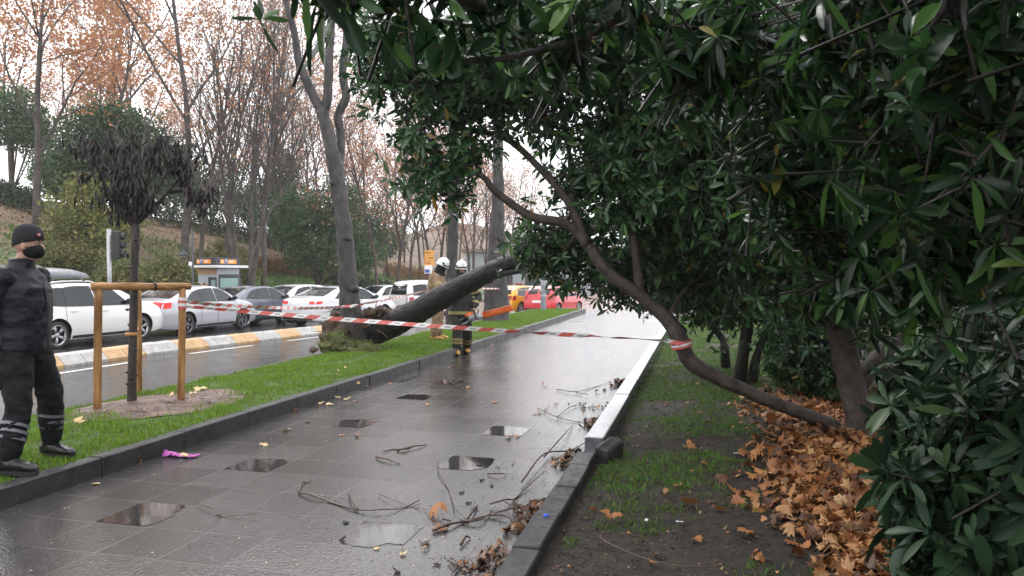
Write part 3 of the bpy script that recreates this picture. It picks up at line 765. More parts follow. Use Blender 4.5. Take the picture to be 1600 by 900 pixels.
# ================================================================== STREET TREES
def trunk_mesh(mb, pts, n=14, sub=7):
    s = spline(pts, sub); mb.tube([p[:3] for p in s], [p[3] * (1 + .05 * mnoise.noise(Vector(p[:3]) * 4)) for p in s], n)
def local(pts, b): return [(p[0] - b[0], p[1] - b[1], p[2] - b[2], p[3]) for p in pts]
# the big plane tree beside the road, three limbs cut back
bt = GX(556, -6.35, .1); dT = 14.9
bt = G(556, 546, .10)
pt = empty('plane_tree', bt, 0, 'tall grey plane tree with three bare limbs beside the uprooted one', 'tree')
mb = MB()
trunk_mesh(mb, local([(bt.x, bt.y, -.15, .36), (bt.x, bt.y, .15, .28), Q(549, 500, dT, .235), Q(545, 450, dT, .195), Q(539, 380, dT, .168), Q(533, 320, dT, .155), Q(528, 288, dT, .160), Q(524, 262, dT, .145), Q(514, 215, dT, .125), Q(504, 172, dT, .115)], bt))
mb.ball(P(522, 286, dT - .08) - bt, (.09, .10, .07), 10); mb.ball(P(541, 372, dT - .10) - bt, (.11, .09, .07), 10); mb.ball(P(552, 452, dT - .11) - bt, (.12, .10, .09), 10)
o = mb.build('trunk', BARK_GREY, pt); knobbly(o, .020, 4.0); knobbly(o, .008, 14)
for pts in ([Q(506, 180, dT, .105), Q(490, 150, dT, .095), Q(468, 100, dT, .082), Q(460, 50, dT, .07), Q(445, -10, dT, .058), Q(440, -120, dT, .05)],
            [Q(504, 178, dT, .10), Q(512, 150, dT, .092), Q(514, 100, dT, .085), Q(517, 40, dT + .2, .08), Q(520, -80, dT + .2, .07)],
            [Q(530, 262, dT + .1, .085), Q(533, 215, dT + .2, .085), Q(529, 180, dT + .2, .085), Q(541, 150, dT + .2, .085), Q(535, 115, dT + .2, .08), Q(541, 60, dT + .2, .075), Q(545, -60, dT + .2, .07)]):
    mb = MB(); trunk_mesh(mb, local(pts, bt), 11); o = mb.build('limb', BARK_GREY, pt); knobbly(o, .012, 5.0)

# two more trunks along the strip behind the firefighters
for px, X, wid, lab, top in ((776, -6.15, .40, 'thick grey street tree trunk behind the orange chainsaw guard', 7), (707, -6.5, .18, 'slim straight street tree trunk between the two white helmets', 7)):
    a = math.atan((px - 800) / F_PX) - YAW; Y = X / math.tan(a); b = Vector((X, Y, .08))
    t = empty('plane_tree', b, 0, lab, 'tree')
    mb = MB(); trunk_mesh(mb, [(0, 0, -.2, wid * 1.35), (0, 0, .25, wid * 1.05), (-.02, 0, 1.5, wid * .86), (.02, 0, 2.7, wid * (.62 if wid > .3 else .85)), (.05, 0, 4.3, wid * (.46 if wid > .3 else .8)), (0, .1, top, wid * (.38 if wid > .3 else .65))])
    o = mb.build('trunk', BARK_GREY, t); knobbly(o, .04 * wid / .36, 3)
    for s in (-1, 1):
        mb = MB(); trunk_mesh(mb, [(0, .08, top - .3, wid * .34), (s * .5, .2, top + 1.2, wid * .25), (s * .9, .3, top + 3.5, wid * .15)], 9); mb.build('limb', BARK_GREY, t)

def fissured(name, c1, c2, axis):
    """wet bark whose cracks run along the trunk's own axis"""
    m, n, b, o = _new(name); ax = Vector(axis).normalized()
    tc = n.nodes.new('ShaderNodeTexCoord'); dt = n.nodes.new('ShaderNodeVectorMath'); dt.operation = 'DOT_PRODUCT'; dt.inputs[1].default_value = ax
    n.links.new(tc.outputs['Object'], dt.inputs[0])
    s_ = n.nodes.new('ShaderNodeVectorMath'); s_.operation = 'SCALE'; s_.inputs[0].default_value = ax * .86; n.links.new(dt.outputs['Value'], s_.inputs['Scale'])
    su = n.nodes.new('ShaderNodeVectorMath'); su.operation = 'SUBTRACT'; n.links.new(tc.outputs['Object'], su.inputs[0]); n.links.new(s_.outputs[0], su.inputs[1])
    def nz(sc_, det):
        t = n.nodes.new('ShaderNodeTexNoise'); t.inputs['Scale'].default_value = sc_; t.inputs['Detail'].default_value = det; t.inputs['Roughness'].default_value = .65; n.links.new(su.outputs[0], t.inputs['Vector']); return t.outputs['Fac']
    f = nz(26, 6); r = ramp(n, f, [(.36, c1), (.52, tuple(lerp(a, d, .55) for a, d in zip(c1, c2))), (.68, c2)]); n.links.new(r.outputs[0], b.inputs['Base Color'])
    b.inputs['Roughness'].default_value = .5; b.inputs['Specular IOR Level'].default_value = .3
    bp = n.nodes.new('ShaderNodeBump'); bp.inputs['Strength'].default_value = 1.0; bp.inputs['Distance'].default_value = .03; n.links.new(f, bp.inputs['Height']); n.links.new(bp.outputs[0], b.inputs['Normal'])
    return m
BARK_WET = fissured('soaked_bark', (.003, .0027, .0027), (.034, .029, .029), (3.4, -3.85, 1.5))

# ================================================================== THE UPROOTED TREE
b = G(600, 528, .12)
ft = empty('fallen_tree', b, 0, 'uprooted tree with a thick dark wet trunk lying across the footpath', 'tree')
fl = [Q(562, 522, 15.4, .30), Q(600, 511, 15.1, .285), Q(640, 493, 14.6, .245), Q(700, 460, 13.7, .205), Q(752, 432, 13.0, .170), Q(800, 409, 12.4, .150), Q(860, 385, 11.7, .15), Q(930, 352, 11.0, .12), Q(1010, 318, 10.4, .085)]
mb = MB(); trunk_mesh(mb, local(fl, b), 28, 14)
o = mb.build('trunk', BARK_WET, ft); knobbly(o, .022, 4.5); knobbly(o, .012, 14, 3)
mb = MB()
for pts in ([Q(752, 436, 13.0, .07), Q(800, 425, 12.3, .05), Q(850, 420, 11.8, .035)], [Q(860, 385, 11.7, .09), Q(920, 400, 11.2, .06), Q(980, 420, 10.8, .03)], [Q(930, 352, 11.0, .08), Q(960, 280, 10.8, .05), Q(970, 200, 10.6, .03)]):
    trunk_mesh(mb, local(pts, b), 8)
mb.build('limb', BARK_WET, ft)
# torn plate of soil and roots
ROOTSOIL = pm('torn_soil', (.030, .018, .011), (.10, .058, .035), scale=6, rough=.85, bump=.9, bscale=22)
mb = MB(); rc = P(566, 522, 15.2) - b
mb.ball(rc + Vector((-.30, -.05, .0)), (.48, .62, .36), 36, rot=Euler((0, -.35, .2)).to_matrix())
o = mb.build('root_plate', ROOTSOIL, ft); knobbly(o, .22, 2.2, 5); knobbly(o, .09, 7, 2)
for i in range(7):
    mb = MB(); c = P(rnd.uniform(570, 625), rnd.uniform(484, 500), 15.0 + rnd.uniform(-.2, .4)) - b
    mb.ball(c, rnd.uniform(.06, .11), 14); o = mb.build('soil_clod', ROOTSOIL, ft); knobbly(o, .05, 9, i)
mb = MB()
for i in range(46):
    c = P(rnd.uniform(520, 610), rnd.uniform(492, 530), rnd.uniform(14.7, 15.6)) - b
    dv_ = Vector((rnd.uniform(-1, .5), rnd.uniform(-1, .3), rnd.uniform(-.3, .8))).normalized(); l = rnd.uniform(.15, .5)
    mb.tube([c, c + dv_ * l * .5 + Vector((0, 0, rnd.uniform(-.05, .1))), c + dv_ * l + Vector((rnd.uniform(-.1, .1), 0, rnd.uniform(-.2, .05)))], [rnd.uniform(.012, .03), .012, .004], 5)
mb.build('roots', pm('root_bark', (.05, .03, .02), (.13, .08, .05), scale=9, rough=.7), ft)
# turf lifted with the roots
mb = MB(); c = P(533, 536, 14.6) - b; c.z -= .10
mb.ball(c, (.40, .36, .23), 34, rot=Euler((0, .1, .2)).to_matrix()); mb.ball(c + Vector((.55, -.12, -.05)), (.45, .30, .12), 24); o = mb.build('lifted_turf', pm('mossy_turf', (.050, .034, .020), (.11, .13, .035), scale=7, rough=.9, bump=.8, bscale=30), ft); knobbly(o, .15, 4, 8); knobbly(o, .07, 11, 1)
pts = np.array([v.co for v in o.data.vertices]); pts = pts[pts[:, 2] > c.z]
pts = pts[rng.uniform(0, 1, len(pts)) < .38]; pp = np.repeat(pts, 10, 0) + rng.normal(0, .03, (len(pts) * 10, 3))
blades('turf_grass', pp, rng.uniform(.02, .05, len(pp)), leafmat('rough_turf', [(0, (.06, .12, .02)), (.6, (.14, .22, .035)), (1, (.22, .22, .07))], rough=.6, trans=.25), kind=None, wid=.006, parent=ft)
for (px, py, s, lab) in ((490, 549, .075, 'dark clod of earth thrown on the grass edge left of the roots'), (682, 527, .10, 'flat dark sod of earth lying on the grass below the trunk')):
    g = G(px, py, .12); mb = MB(); mb.ball((0, 0, .03), (s * 1.2, s, s * .7), 14); o = mb.build('earth_clod', ROOTSOIL); knobbly(o, .06, 8, px); o.location = g
    setp(o, lab, 'clod')

# ================================================================== SAPLING WITH ITS STAKES
sp = empty('sapling', SAP, 0, 'young dark tree with shrivelled black leaves inside the wooden stakes', 'tree')
dS = (SAP - Vector((0, 0, EYE))).dot(CM @ Vector((0, 0, -1)))
mb = MB()
def ST(px, py, r, dd=0): p = P(px, py, dS + dd) - SAP; return (*p, r)
trunk_mesh(mb, [(0, 0, -.1, .062), (0, 0, .02, .052), ST(207, 560, .045), ST(209, 480, .043), ST(210, 420, .042), ST(212, 370, .047), ST(212, 350, .045)], 12)
for i in range(26):
    z = rnd.uniform(.2, 1.9); a = rnd.uniform(0, 6.28); mb.ball((.045 * math.cos(a) + .02 * (z / 2), .045 * math.sin(a), z), (.022, .022, .016), 6)
o = mb.build('trunk', BARK_DARK, sp)
tips = []
mb = MB()
lim = [[(212, 352), (196, 320), (182, 285), (172, 240), (165, 205)], [(212, 352), (214, 315), (206, 270), (208, 225), (200, 185)], [(212, 350), (222, 318), (232, 275), (243, 235), (258, 195)], [(213, 350), (240, 325), (262, 300), (285, 270), (298, 240)], [(212, 352), (220, 310), (222, 260), (225, 215), (228, 180)], [(210, 355), (190, 330), (165, 290), (148, 250), (140, 220)], [(262, 300), (285, 298), (300, 305), (312, 315)], [(212, 350), (205, 330), (190, 290), (188, 240), (182, 200)], [(215, 345), (250, 290), (270, 250), (280, 215)]]
for L in lim:
    dd = rnd.uniform(-.5, .5)
    pts = [ST(px, py, .028 * (1 - .8 * i / (len(L) - 1)), dd * i / (len(L) - 1)) for i, (px, py) in enumerate(L)]
    s = spline(pts, 5); mb.tube([p[:3] for p in s], [max(p[3], .004) for p in s], 6)
    for p in s[4:]:
        for _ in range(2):
            if rnd.random() < .3: continue
            q = Vector(p[:3]); d_ = Vector((rnd.uniform(-1, 1), rnd.uniform(-1, 1), rnd.uniform(-.3, 1.1))).normalized(); l = rnd.uniform(.08, .34)
            m_ = q + d_ * l * .5; e_ = q + d_ * l + Vector((0, 0, .05))
            mb.tube([q, m_, e_], [.005, .0035, .0015], 4, cap=False); tips += [q.lerp(m_, .6), m_, m_.lerp(e_, .5), e_]
mb.build('branches', BARK_DARK, sp)
tp = np.array([t for t in tips if t.z < (P(212, 195, dS) - SAP).z]); tp = np.repeat(tp, 2, 0) + rng.normal(0, .035, (len(tp) * 2, 3)); tp = tp[(rng.uniform(0, 1, len(tp)) < .75) & (tp[:, 2] < 3.0) & (np.array([mnoise.noise(Vector(t) * 2.6) for t in tp]) > -.20)]
V, F = whorls(tp, unit(np.tile([[0, 0, -1.0]], (len(tp), 1)) + rng.normal(0, .15, tp.shape)), np.full(len(tp), .125), 3, .10, .1, (5, 35))
link('shrivelled_leaves', np_mesh(V, F), leafmat('black_leaf', [(0, (.004, .003, .004)), (.7, (.014, .008, .011)), (1, (.04, .026, .026))], rough=.6, trans=.05), sp)
WOOD = pm('stake_wood', (.17, .075, .022), (.46, .25, .10), scale=14, rough=.5, rvar=.15, bump=.6, bscale=40, stretch=(1, 1, .16), spec=.3)
WOODX = pm('rail_wood', (.17, .075, .022), (.46, .25, .10), scale=14, rough=.5, rvar=.15, bump=.6, bscale=40, stretch=(.3, .3, 1), spec=.3)
gd = empty('tree_guard', SAP, 0, 'round wooden stakes with a crossbar fixed around the sapling', 'tree guard')
g1, g2 = G(152, 641, .14), G(283, 627, .14)
g3 = G(217, 612, .13)
tz = 1.455
for g in (g1, g2, g3):
    tpz = tz - .02
    mb = MB(); q = g - SAP; lean = Vector((.03, 0, 0)) if g is not g3 else Vector()
    n = 10; mb.tube([(q.x, q.y, -.2)] + [(q.x + lean.x * k / n, q.y, (tpz - SAP.z) * k / n) for k in range(1, n + 1)], [.040 * (1 + .05 * rnd.uniform(-1, 1)) for _ in range(n + 1)], 12)
    o = mb.build('stake', WOOD, gd); knobbly(o, .006, 6, g.x)
mb = MB(); a_, c_ = g1 - SAP, g2 - SAP; dd_ = (c_ - a_).normalized()
p0 = Vector((a_.x + .03, a_.y, tz - SAP.z + .012)) - dd_ * .07; p1 = Vector((c_.x + .03, c_.y, tz - SAP.z + .0)) + dd_ * .09
mb.tube([p0.lerp(p1, k / 10) for k in range(11)], [.042] * 11, 12); o = mb.build('crossbar', WOODX, gd); knobbly(o, .007, 6, 2)
mb = MB(); pm_ = p0.lerp(p1, .62); mb.tube([pm_ - dd_ * .012, pm_ + dd_ * .012], .049, 12); mb.build('strap', IRON, gd)
mb = MB(); q = Vector((.0, 0, .80)); mb.lathe([(.058, -.02), (.066, 0), (.058, .02)], q, 14); mb.tube([q + Vector((.05, 0, 0)), g3 - SAP + Vector((0, 0, .80))], .012, 6); mb.build('twine', pm('jute', (.40, .20, .08), rough=.9), gd)
# ================================================================== TREES, HEDGES AND SHRUBS ON THE HILLSIDE
BARK_FAR = pm('pale_grey_bark', (.045, .038, .035), (.12, .102, .095), scale=2, rough=.8, bump=.5, bscale=9)
BARK_FAR2 = pm('brown_grey_bark', (.035, .026, .023), (.095, .072, .062), scale=2, rough=.8, bump=.5, bscale=9)
ORANGE = leafmat('orange_leaf', [(0, (.36, .15, .07)), (.3, (.47, .22, .11)), (.6, (.56, .29, .14)), (.8, (.42, .19, .12)), (1, (.58, .36, .16))], rough=.6, trans=.5)
RUST = leafmat('rust_leaf', [(0, (.30, .13, .09)), (.4, (.42, .20, .13)), (.75, (.50, .27, .16)), (1, (.55, .33, .14))], rough=.6, trans=.5)
OLIVE = leafmat('olive_leaf', [(0, (.08, .10, .025)), (.5, (.15, .17, .04)), (.9, (.24, .24, .06)), (1, (.36, .30, .08))], rough=.6, trans=.3)
PINE = leafmat('pine_needles', [(0, (.030, .070, .030)), (.5, (.055, .115, .042)), (1, (.10, .17, .055))], rough=.6, trans=.2)
HEDGE = leafmat('hedge_leaf', [(0, (.018, .04, .016)), (.5, (.035, .065, .022)), (1, (.06, .09, .03))], rough=.5, trans=.2)
RUSTHEDGE = leafmat('rust_hedge_leaf', [(0, (.16, .07, .03)), (.5, (.28, .135, .055)), (1, (.20, .16, .06))], rough=.6, trans=.3)

def flakes(pos, size, F=None):
    """single small leaves: one bent quad each"""
    n = len(pos); s = np.broadcast_to(size, n)[:, None] * rng.uniform(.6, 1.2, (n, 1))
    a = unit(rng.normal(size=(n, 3))); b = unit(np.cross(a, rng.normal(size=(n, 3))))
    V = np.empty((n, 4, 3)); V[:, 0] = pos - a * s * .5; V[:, 1] = pos + b * s * .32; V[:, 2] = pos + a * s * .5; V[:, 3] = pos - b * s * .32
    return V.reshape(-1, 3), np.arange(n * 4).reshape(n, 4)

def grow(mb, r, p, d, L, rad, lvl, cfg, tips):
    n = 7 if lvl == 0 else (5 if lvl == 1 else 3)
    pts = [p]; rs = [rad]; dirs = [d]
    for i in range(n):
        d = (d + Vector((r.gauss(0, 1), r.gauss(0, 1), r.gauss(0, .6))) * cfg['wob'][lvl] + Vector((0, 0, cfg['up'][lvl]))).normalized()
        p = p + d * (L / n); pts.append(p); dirs.append(d); rs.append(rad * (1 - (1 - cfg['tap'][lvl]) * (i + 1) / n))
    mb.tube(pts, rs, (9, 6, 4, 3, 3)[lvl], cap=False)
    if lvl >= cfg['max']:
        tips += pts[1:]; return
    k = cfg['k'][lvl]
    for j in range(k):
        t = lerp(cfg['from'][lvl], 1.0, (j + r.uniform(.1, .9)) / k); f = t * n; i = min(int(f), n - 1)
        q = pts[i].lerp(pts[i + 1], f - i); dd = dirs[i]
        ax = dd.orthogonal().normalized(); ax.rotate(Matrix.Rotation(j * 2.4 + r.uniform(-.5, .5), 3, dd))
        an = cfg['ang'][lvl] * r.uniform(.7, 1.3); nd = (dd * math.cos(an) + ax * math.sin(an)).normalized()
        grow(mb, r, q, nd, L * cfg['lr'][lvl] * r.uniform(.65, 1.2) * (1.25 - .55 * t), max(rs[i] * .55, .008), lvl + 1, cfg, tips)
    if lvl > 0: tips.append(pts[-1])

def make_tree(seed, H, rad, cfg, leafm=None, nleaf=0, lsize=.15, bark=BARK_FAR, name='bare_tree', spread=.25, stems=1, cat='tree', lowcut=0):
    r = random.Random(seed); t = empty(name, (0, 0, 0), 0, None, cat)
    tips = []; mb = MB()
    for s in range(stems):
        a = s * 2.4; d = Vector((math.cos(a) * .16 * (stems > 1), math.sin(a) * .16 * (stems > 1), 1)).normalized()
        grow(mb, r, Vector((math.cos(a) * .22 * (stems > 1), math.sin(a) * .22 * (stems > 1), -.3)), d, H * r.uniform(.9, 1.05), rad, 0, cfg, tips)
    mb.build('trunk', bark, t)
    if nleaf:
        T = np.array([tuple(x) for x in tips]); T = T[T[:, 2] > lowcut]
        sel = rng.permutation(len(T))[:max(40, len(T) // 5)]; kk = np.where(rng.uniform(0, 1, nleaf) < .25, rng.integers(0, len(T), nleaf), sel[rng.integers(0, len(sel), nleaf)])
        V, F = flakes(T[kk] + rng.normal(0, spread, (nleaf, 3)), lsize)
        link('crown', np_mesh(V, F), leafm, t)
    return t
CFG = dict(max=3, k=(11, 7, 6), ang=(.75, .7, .7), lr=(.42, .42, .5), wob=(.06, .12, .18, .2), up=(.03, .10, .08, .03), tap=(.25, .25, .3, .3))
CFG['from'] = (.28, .2, .15)
CFGU = dict(CFG, ang=(.45, .5, .6), k=(12, 7, 5), lr=(.40, .45, .5), up=(.03, .14, .1, .05)); CFGU['from'] = (.25, .2, .15)
CFGW = dict(CFG, k=(7, 7, 6), ang=(.6, .7, .7), lr=(.75, .45, .5), up=(.03, .07, .06, .02)); CFGW['from'] = (.30, .2, .15)

def xy(px, d):
    p = P(px, 430, d); return p.x, p.y
def put(t, px, d, label, rz=0, s=1.0, group=None, first=[None]):
    x, y = xy(px, d); t.location = (x, y, zhill(x, y) if x < -18.6 else zr(y)); t.rotation_euler = (0, 0, rz); t.scale = (s, s, s)
    t['label'] = label
    if group: t['group'] = group
    return t

t_or1 = make_tree(1, 13, .19, CFGW, ORANGE, 5200, .22, name='autumn_tree', spread=.30)
t_or2 = make_tree(2, 16, .21, CFGW, RUST, 4200, .20, name='autumn_tree', spread=.35, bark=BARK_FAR)
t_b1 = make_tree(3, 15, .15, CFGU, ORANGE, 700, .20, spread=.2)
t_b2 = make_tree(4, 14, .13, CFGU, RUST, 900, .18, spread=.25, bark=BARK_FAR2)
t_b3 = make_tree(5, 12, .11, CFG, RUST, 1400, .18, spread=.25, bark=BARK_FAR2)
t_m = make_tree(6, 13, .13, CFGU, RUST, 500, .18, stems=4, spread=.2)
# near hillside, one by one
put(t_or1, 58, 36, 'tall autumn tree with forked trunk and thin orange leaves at far left', .3)
put(t_or2, 288, 37, 'tall double autumn tree rising behind the lamp post', 1.2)
put(copy_tree(t_or1), 150, 46, 'broad orange autumn tree behind the pine dome', 2.2, 1.1)
put(copy_tree(t_or2), -10, 44, 'rust-leaved autumn tree cut by the left picture edge', 2.9, 1.0)
put(copy_tree(t_or1), 235, 58, 'hazy orange autumn tree above the sapling crown', 4.0, 1.2)
put(t_m, 378, 36, 'bare tree of several slim stems behind the parking booth', 0.4)
put(t_b1, 412, 38, 'bare pale tree leaning right beside the parking booth', 2.0)
put(copy_tree(t_b1), 350, 41, 'slender bare tree left of the many-stemmed one', 4.0, .95)
put(copy_tree(t_m), 455, 52, 'bare clump of pale stems behind the rust coloured hedge', 3.0, 1.0)
put(t_b2, 310, 33, 'thin bare tree with dark trunk beside the lamp post', 1.0, .9)
put(copy_tree(t_or2), 430, 62, 'far rust-leaved tree filling the gap left of the plane limbs', 5.0, 1.1)
# the thin rust-tinted wood to the right of the plane tree
put(t_b3, 590, 44, 'thin reddish bare tree just right of the plane trunk', 0.2)
i = 0
for px, d, s, proto, lab in ((622, 40, .9, t_b2, 'thin dark bare tree over the white van'), (640, 55, 1.0, t_b3, 'reddish bare tree behind the white van roof'), (655, 70, 1.0, t_b2, None), (672, 47, 1.0, t_b3, 'bare tree with fine twigs beside the orange sign'), (690, 62, 1.1, t_b2, None),
        (605, 66, 1.1, t_b3, None), (575, 58, 1.0, t_b2, None), (730, 60, 1.0, t_b3, None), (742, 72, 1.1, t_b2, None), (800, 66, 1.0, t_b3, None), (820, 80, 1.0, t_b2, None), (560, 75, 1.1, t_b3, None), (500, 64, 1.1, t_b2, None), (540, 50, 1.0, t_b3, None), (632, 85, 1.1, t_b3, None), (715, 90, 1.1, t_b3, None), (780, 95, 1.1, t_b3, None), (665, 100, 1.1, t_b3, None), (590, 95, 1.2, t_b3, None), (760, 55, .8, t_b2, None), (850, 100, 1.0, t_b3, None)):
    t = copy_tree(proto); i += 1
    put(t, px, d, lab or 'one of the thin leafless rust-tinted trees crowding the far wood', i * 1.7, s, None if lab else 'bare trees of the far wood')

def shrub(name, label, cat, px, d, blobs, n, per, sig, size, mat, group=None, trunk=None, dz=0):
    x, y = xy(px, d); z = (zhill(x, y) if x < -18.6 else zr(y)) + dz
    t = empty(name, (x, y, z), 0, label, cat, group)
    bl = [(Vector(c), r) for c, r in blobs]
    pos, dr = cloud(bl, n, per, sig, 1.6)
    V, F = flakes(pos, size)
    link('foliage', np_mesh(V, F), mat, t)
    mb = MB()
    for pts in (trunk or [[(0, 0, -.2, .06), (0, 0, .5, .05), (.1, 0, 1.0, .03)]]): trunk_mesh(mb, pts, 7, 4)
    for c, r in bl:
        for _ in range(5):
            e = c + Vector([rnd.uniform(-.7, .7) * q for q in r]); mb.tube([(0, 0, .3), (c * .5 + e * .2), e], [.05, .035, .012], 4)
    mb.build('stems', BARK_FAR2, t); return t
shrub('pine_tree', 'dark rounded pine dome behind the sapling', 'tree', 185, 42, [((0, 0, 5.0), (3.5, 3.0, 2.0)), ((-2.5, 0, 3.7), (2.2, 2.0, 1.5)), ((2.5, .5, 4.0), (2.2, 2.0, 1.5)), ((.4, -1, 6.2), (2.0, 1.8, 1.0))], 900, 26, .30, .22, PINE, trunk=[[(0, 0, -.3, .3), (0, 0, 2.5, .26), (.2, 0, 6, .15)]])
shrub('pine_tree', 'small pine crown at the left edge above the hedge', 'tree', 20, 50, [((0, 0, 5.4), (2.6, 2.2, 2.0)), ((1.8, 0, 4.0), (1.6, 1.5, 1.2))], 420, 22, .28, .22, PINE, trunk=[[(0, 0, -.3, .2), (0, 0, 2.5, .16), (.2, 0, 5, .1)]])
shrub('evergreen_tree', 'broad dark evergreen left of the plane trunk', 'tree', 497, 46, [((0, 0, 3.4), (2.6, 2.2, 2.3)), ((1.4, 0, 5.2), (1.6, 1.5, 1.8)), ((-1.6, 0, 4.8), (1.5, 1.5, 1.7)), ((2.6, 0, 2.4), (1.5, 1.4, 1.4))], 620, 24, .28, .20, PINE, trunk=[[(0, 0, -.3, .2), (0, 0, 2.5, .16), (.2, 0, 5, .1)]])
shrub('evergreen_tree', 'dark narrow evergreen between the bare stems behind the booth', 'tree', 440, 56, [((0, 0, 3.6), (1.8, 1.6, 2.6)), ((.3, 0, 6.2), (1.2, 1.2, 1.8))], 360, 22, .28, .20, PINE)
shrub('evergreen_tree', 'dark evergreen just right of the plane trunk at mid height', 'tree', 572, 62, [((0, 0, 3.0), (1.8, 1.6, 2.2)), ((.8, 0, 4.6), (1.2, 1.2, 1.5))], 300, 20, .28, .20, PINE)
shrub('olive_shrub', 'yellowish green leafy shrub tree left of the sapling trunk', 'shrub', 135, 33, [((0, 0, 2.5), (1.7, 1.5, 1.3)), ((-.9, 0, 1.5), (1.2, 1.2, 1.0)), ((1.2, 0, 1.6), (1.3, 1.2, 1.0)), ((.2, 0, 3.4), (1.0, 1.0, .8))], 300, 20, .22, .17, OLIVE, trunk=[[(0, 0, -.2, .09), (0, 0, 1.0, .07), (.2, 0, 2.2, .04)], [(0, 0, .2, .06), (.5, 0, 1.2, .05), (.9, 0, 2.0, .03)]])
JUN = leafmat('juniper_leaf', [(0, (.06, .075, .02)), (.5, (.115, .125, .035)), (.9, (.18, .17, .05)), (1, (.25, .19, .07))], rough=.7, trans=.2)
for px, d, s, lab in ((240, 30, 1.0, 'spreading olive juniper mass right behind the sapling trunk'), (262, 27, .75, 'lower olive juniper just behind the silver saloon roof'), (335, 37, 1.0, 'olive juniper spreading above the parking booth'), (175, 29.5, .6, 'small olive juniper behind the traffic signal post'), (345, 44, .9, 'dusty juniper higher up the slope above the booth sign'), (100, 31, .6, 'low juniper on the leaf covered bank behind the roof box')):
    shrub('juniper_shrub', lab, 'shrub', px, d, [((-1.0 * s, 0, .7 * s), (1.3 * s, 1.2 * s, .55 * s)), ((.9 * s, .2, .9 * s), (1.4 * s, 1.2 * s, .65 * s)), ((0, .4, 1.4 * s), (1.2 * s, 1.0 * s, .55 * s))], 200, 24, .18, .14, JUN)
def hedge(label, pxs, ds, h, w, mat, name='clipped_hedge', n=9000, sz=.14):
    a, b_ = Vector((*xy(pxs[0], ds[0]), 0)), Vector((*xy(pxs[1], ds[1]), 0)); u = rng.uniform(0, 1, n)
    p = np.array(a)[None] + (np.array(b_) - np.array(a))[None] * u[:, None]; nn = np.array((b_ - a).normalized().cross(Vector((0, 0, 1))))
    lumps = 1 + .22 * np.sin(u * 37) * np.sin(u * 91)
    t = rng.uniform(-1, 1, n); v = rng.uniform(0, 1, n) ** .6
    p = p + nn[None] * (t * w * .5 * (1 - .35 * v ** 3))[:, None]
    z = np.array([zhill(x, y) for x, y in p[:, :2]]); p[:, 2] = z + v * h * lumps * np.sqrt(1 - .5 * t ** 2)
    V, F = flakes(p, sz); base = Vector((a.x, a.y, zhill(a.x, a.y)))
    t_ = empty(name, base, 0, label, 'hedge'); link('foliage', np_mesh(V - np.array(base)[None], F), mat, t_)
    mb = MB()
    for k in range(10):
        q = a.lerp(b_, (k + .5) / 10); q.z = zhill(q.x, q.y); q = q - base
        mb.tube([q + Vector((0, 0, -.1)), q + Vector((.05, 0, h * .4)), q + Vector((rnd.uniform(-.3, .3), 0, h * .8))], [.05, .035, .015], 5)
    mb.build('stems', BARK_FAR2, t_)
hedge('clipped dark green hedge on the bank at the left edge', (-60, 58), (44, 42), 1.3, 1.2, HEDGE)
hedge('rust coloured low hedge on the slope left of the plane trunk', (395, 535), (47, 54), 1.0, 1.4, RUSTHEDGE)
hedge('dark low hedge on the slope right of the plane trunk', (520, 665), (50, 56), .9, 1.3, HEDGE)
hedge('dark hedge line high on the slope between the bare stems', (240, 500), (52, 62), 1.3, 1.5, HEDGE, n=12000)
for i, (px, d, s, proto) in enumerate(((20, 70, 1.2, t_or1), (100, 62, 1.0, t_b3), (180, 75, 1.2, t_or2), (330, 66, 1.0, t_b3), (270, 78, 1.1, t_b3), (400, 80, 1.1, t_or2), (480, 84, 1.1, t_b3), (360, 95, 1.2, t_b3), (440, 100, 1.2, t_or1), (520, 90, 1.1, t_or2), (550, 110, 1.2, t_b3), (600, 115, 1.2, t_or2), (640, 120, 1.2, t_b3), (700, 110, 1.2, t_or2), (745, 115, 1.1, t_or1), (790, 118, 1.1, t_b3), (130, 90, 1.2, t_b3), (230, 100, 1.2, t_or1), (60, 85, 1.2, t_b3), (-30, 60, 1.1, t_b3))):
    put(copy_tree(proto), px, d, 'one of the hazy half bare trees on the crest of the far slope', i * 2.3, s, 'autumn trees on the crest')
for i, (px, d, s) in enumerate(((330, 60, 1.0), (390, 66, .8), (270, 64, .9), (540, 78, .9), (465, 72, 1.0), (610, 90, .8), (90, 58, .8), (220, 70, .9))):
    shrub('evergreen_tree', 'dark evergreen standing high on the slope between bare trunks', 'tree', px, d, [((0, 0, 2.4 * s), (2.6 * s, 2 * s, 2.0 * s)), ((1.2 * s, 0, 4.2 * s), (1.7 * s, 1.5 * s, 1.6 * s)), ((-1.6 * s, 0, 3.4 * s), (1.6 * s, 1.5 * s, 1.4 * s))], 260, 20, .3, .24, PINE, 'evergreens on the crest')
hedge('brown leafless hedge below the far wood', (600, 720), (66, 74), 1.3, 1.6, RUSTHEDGE)
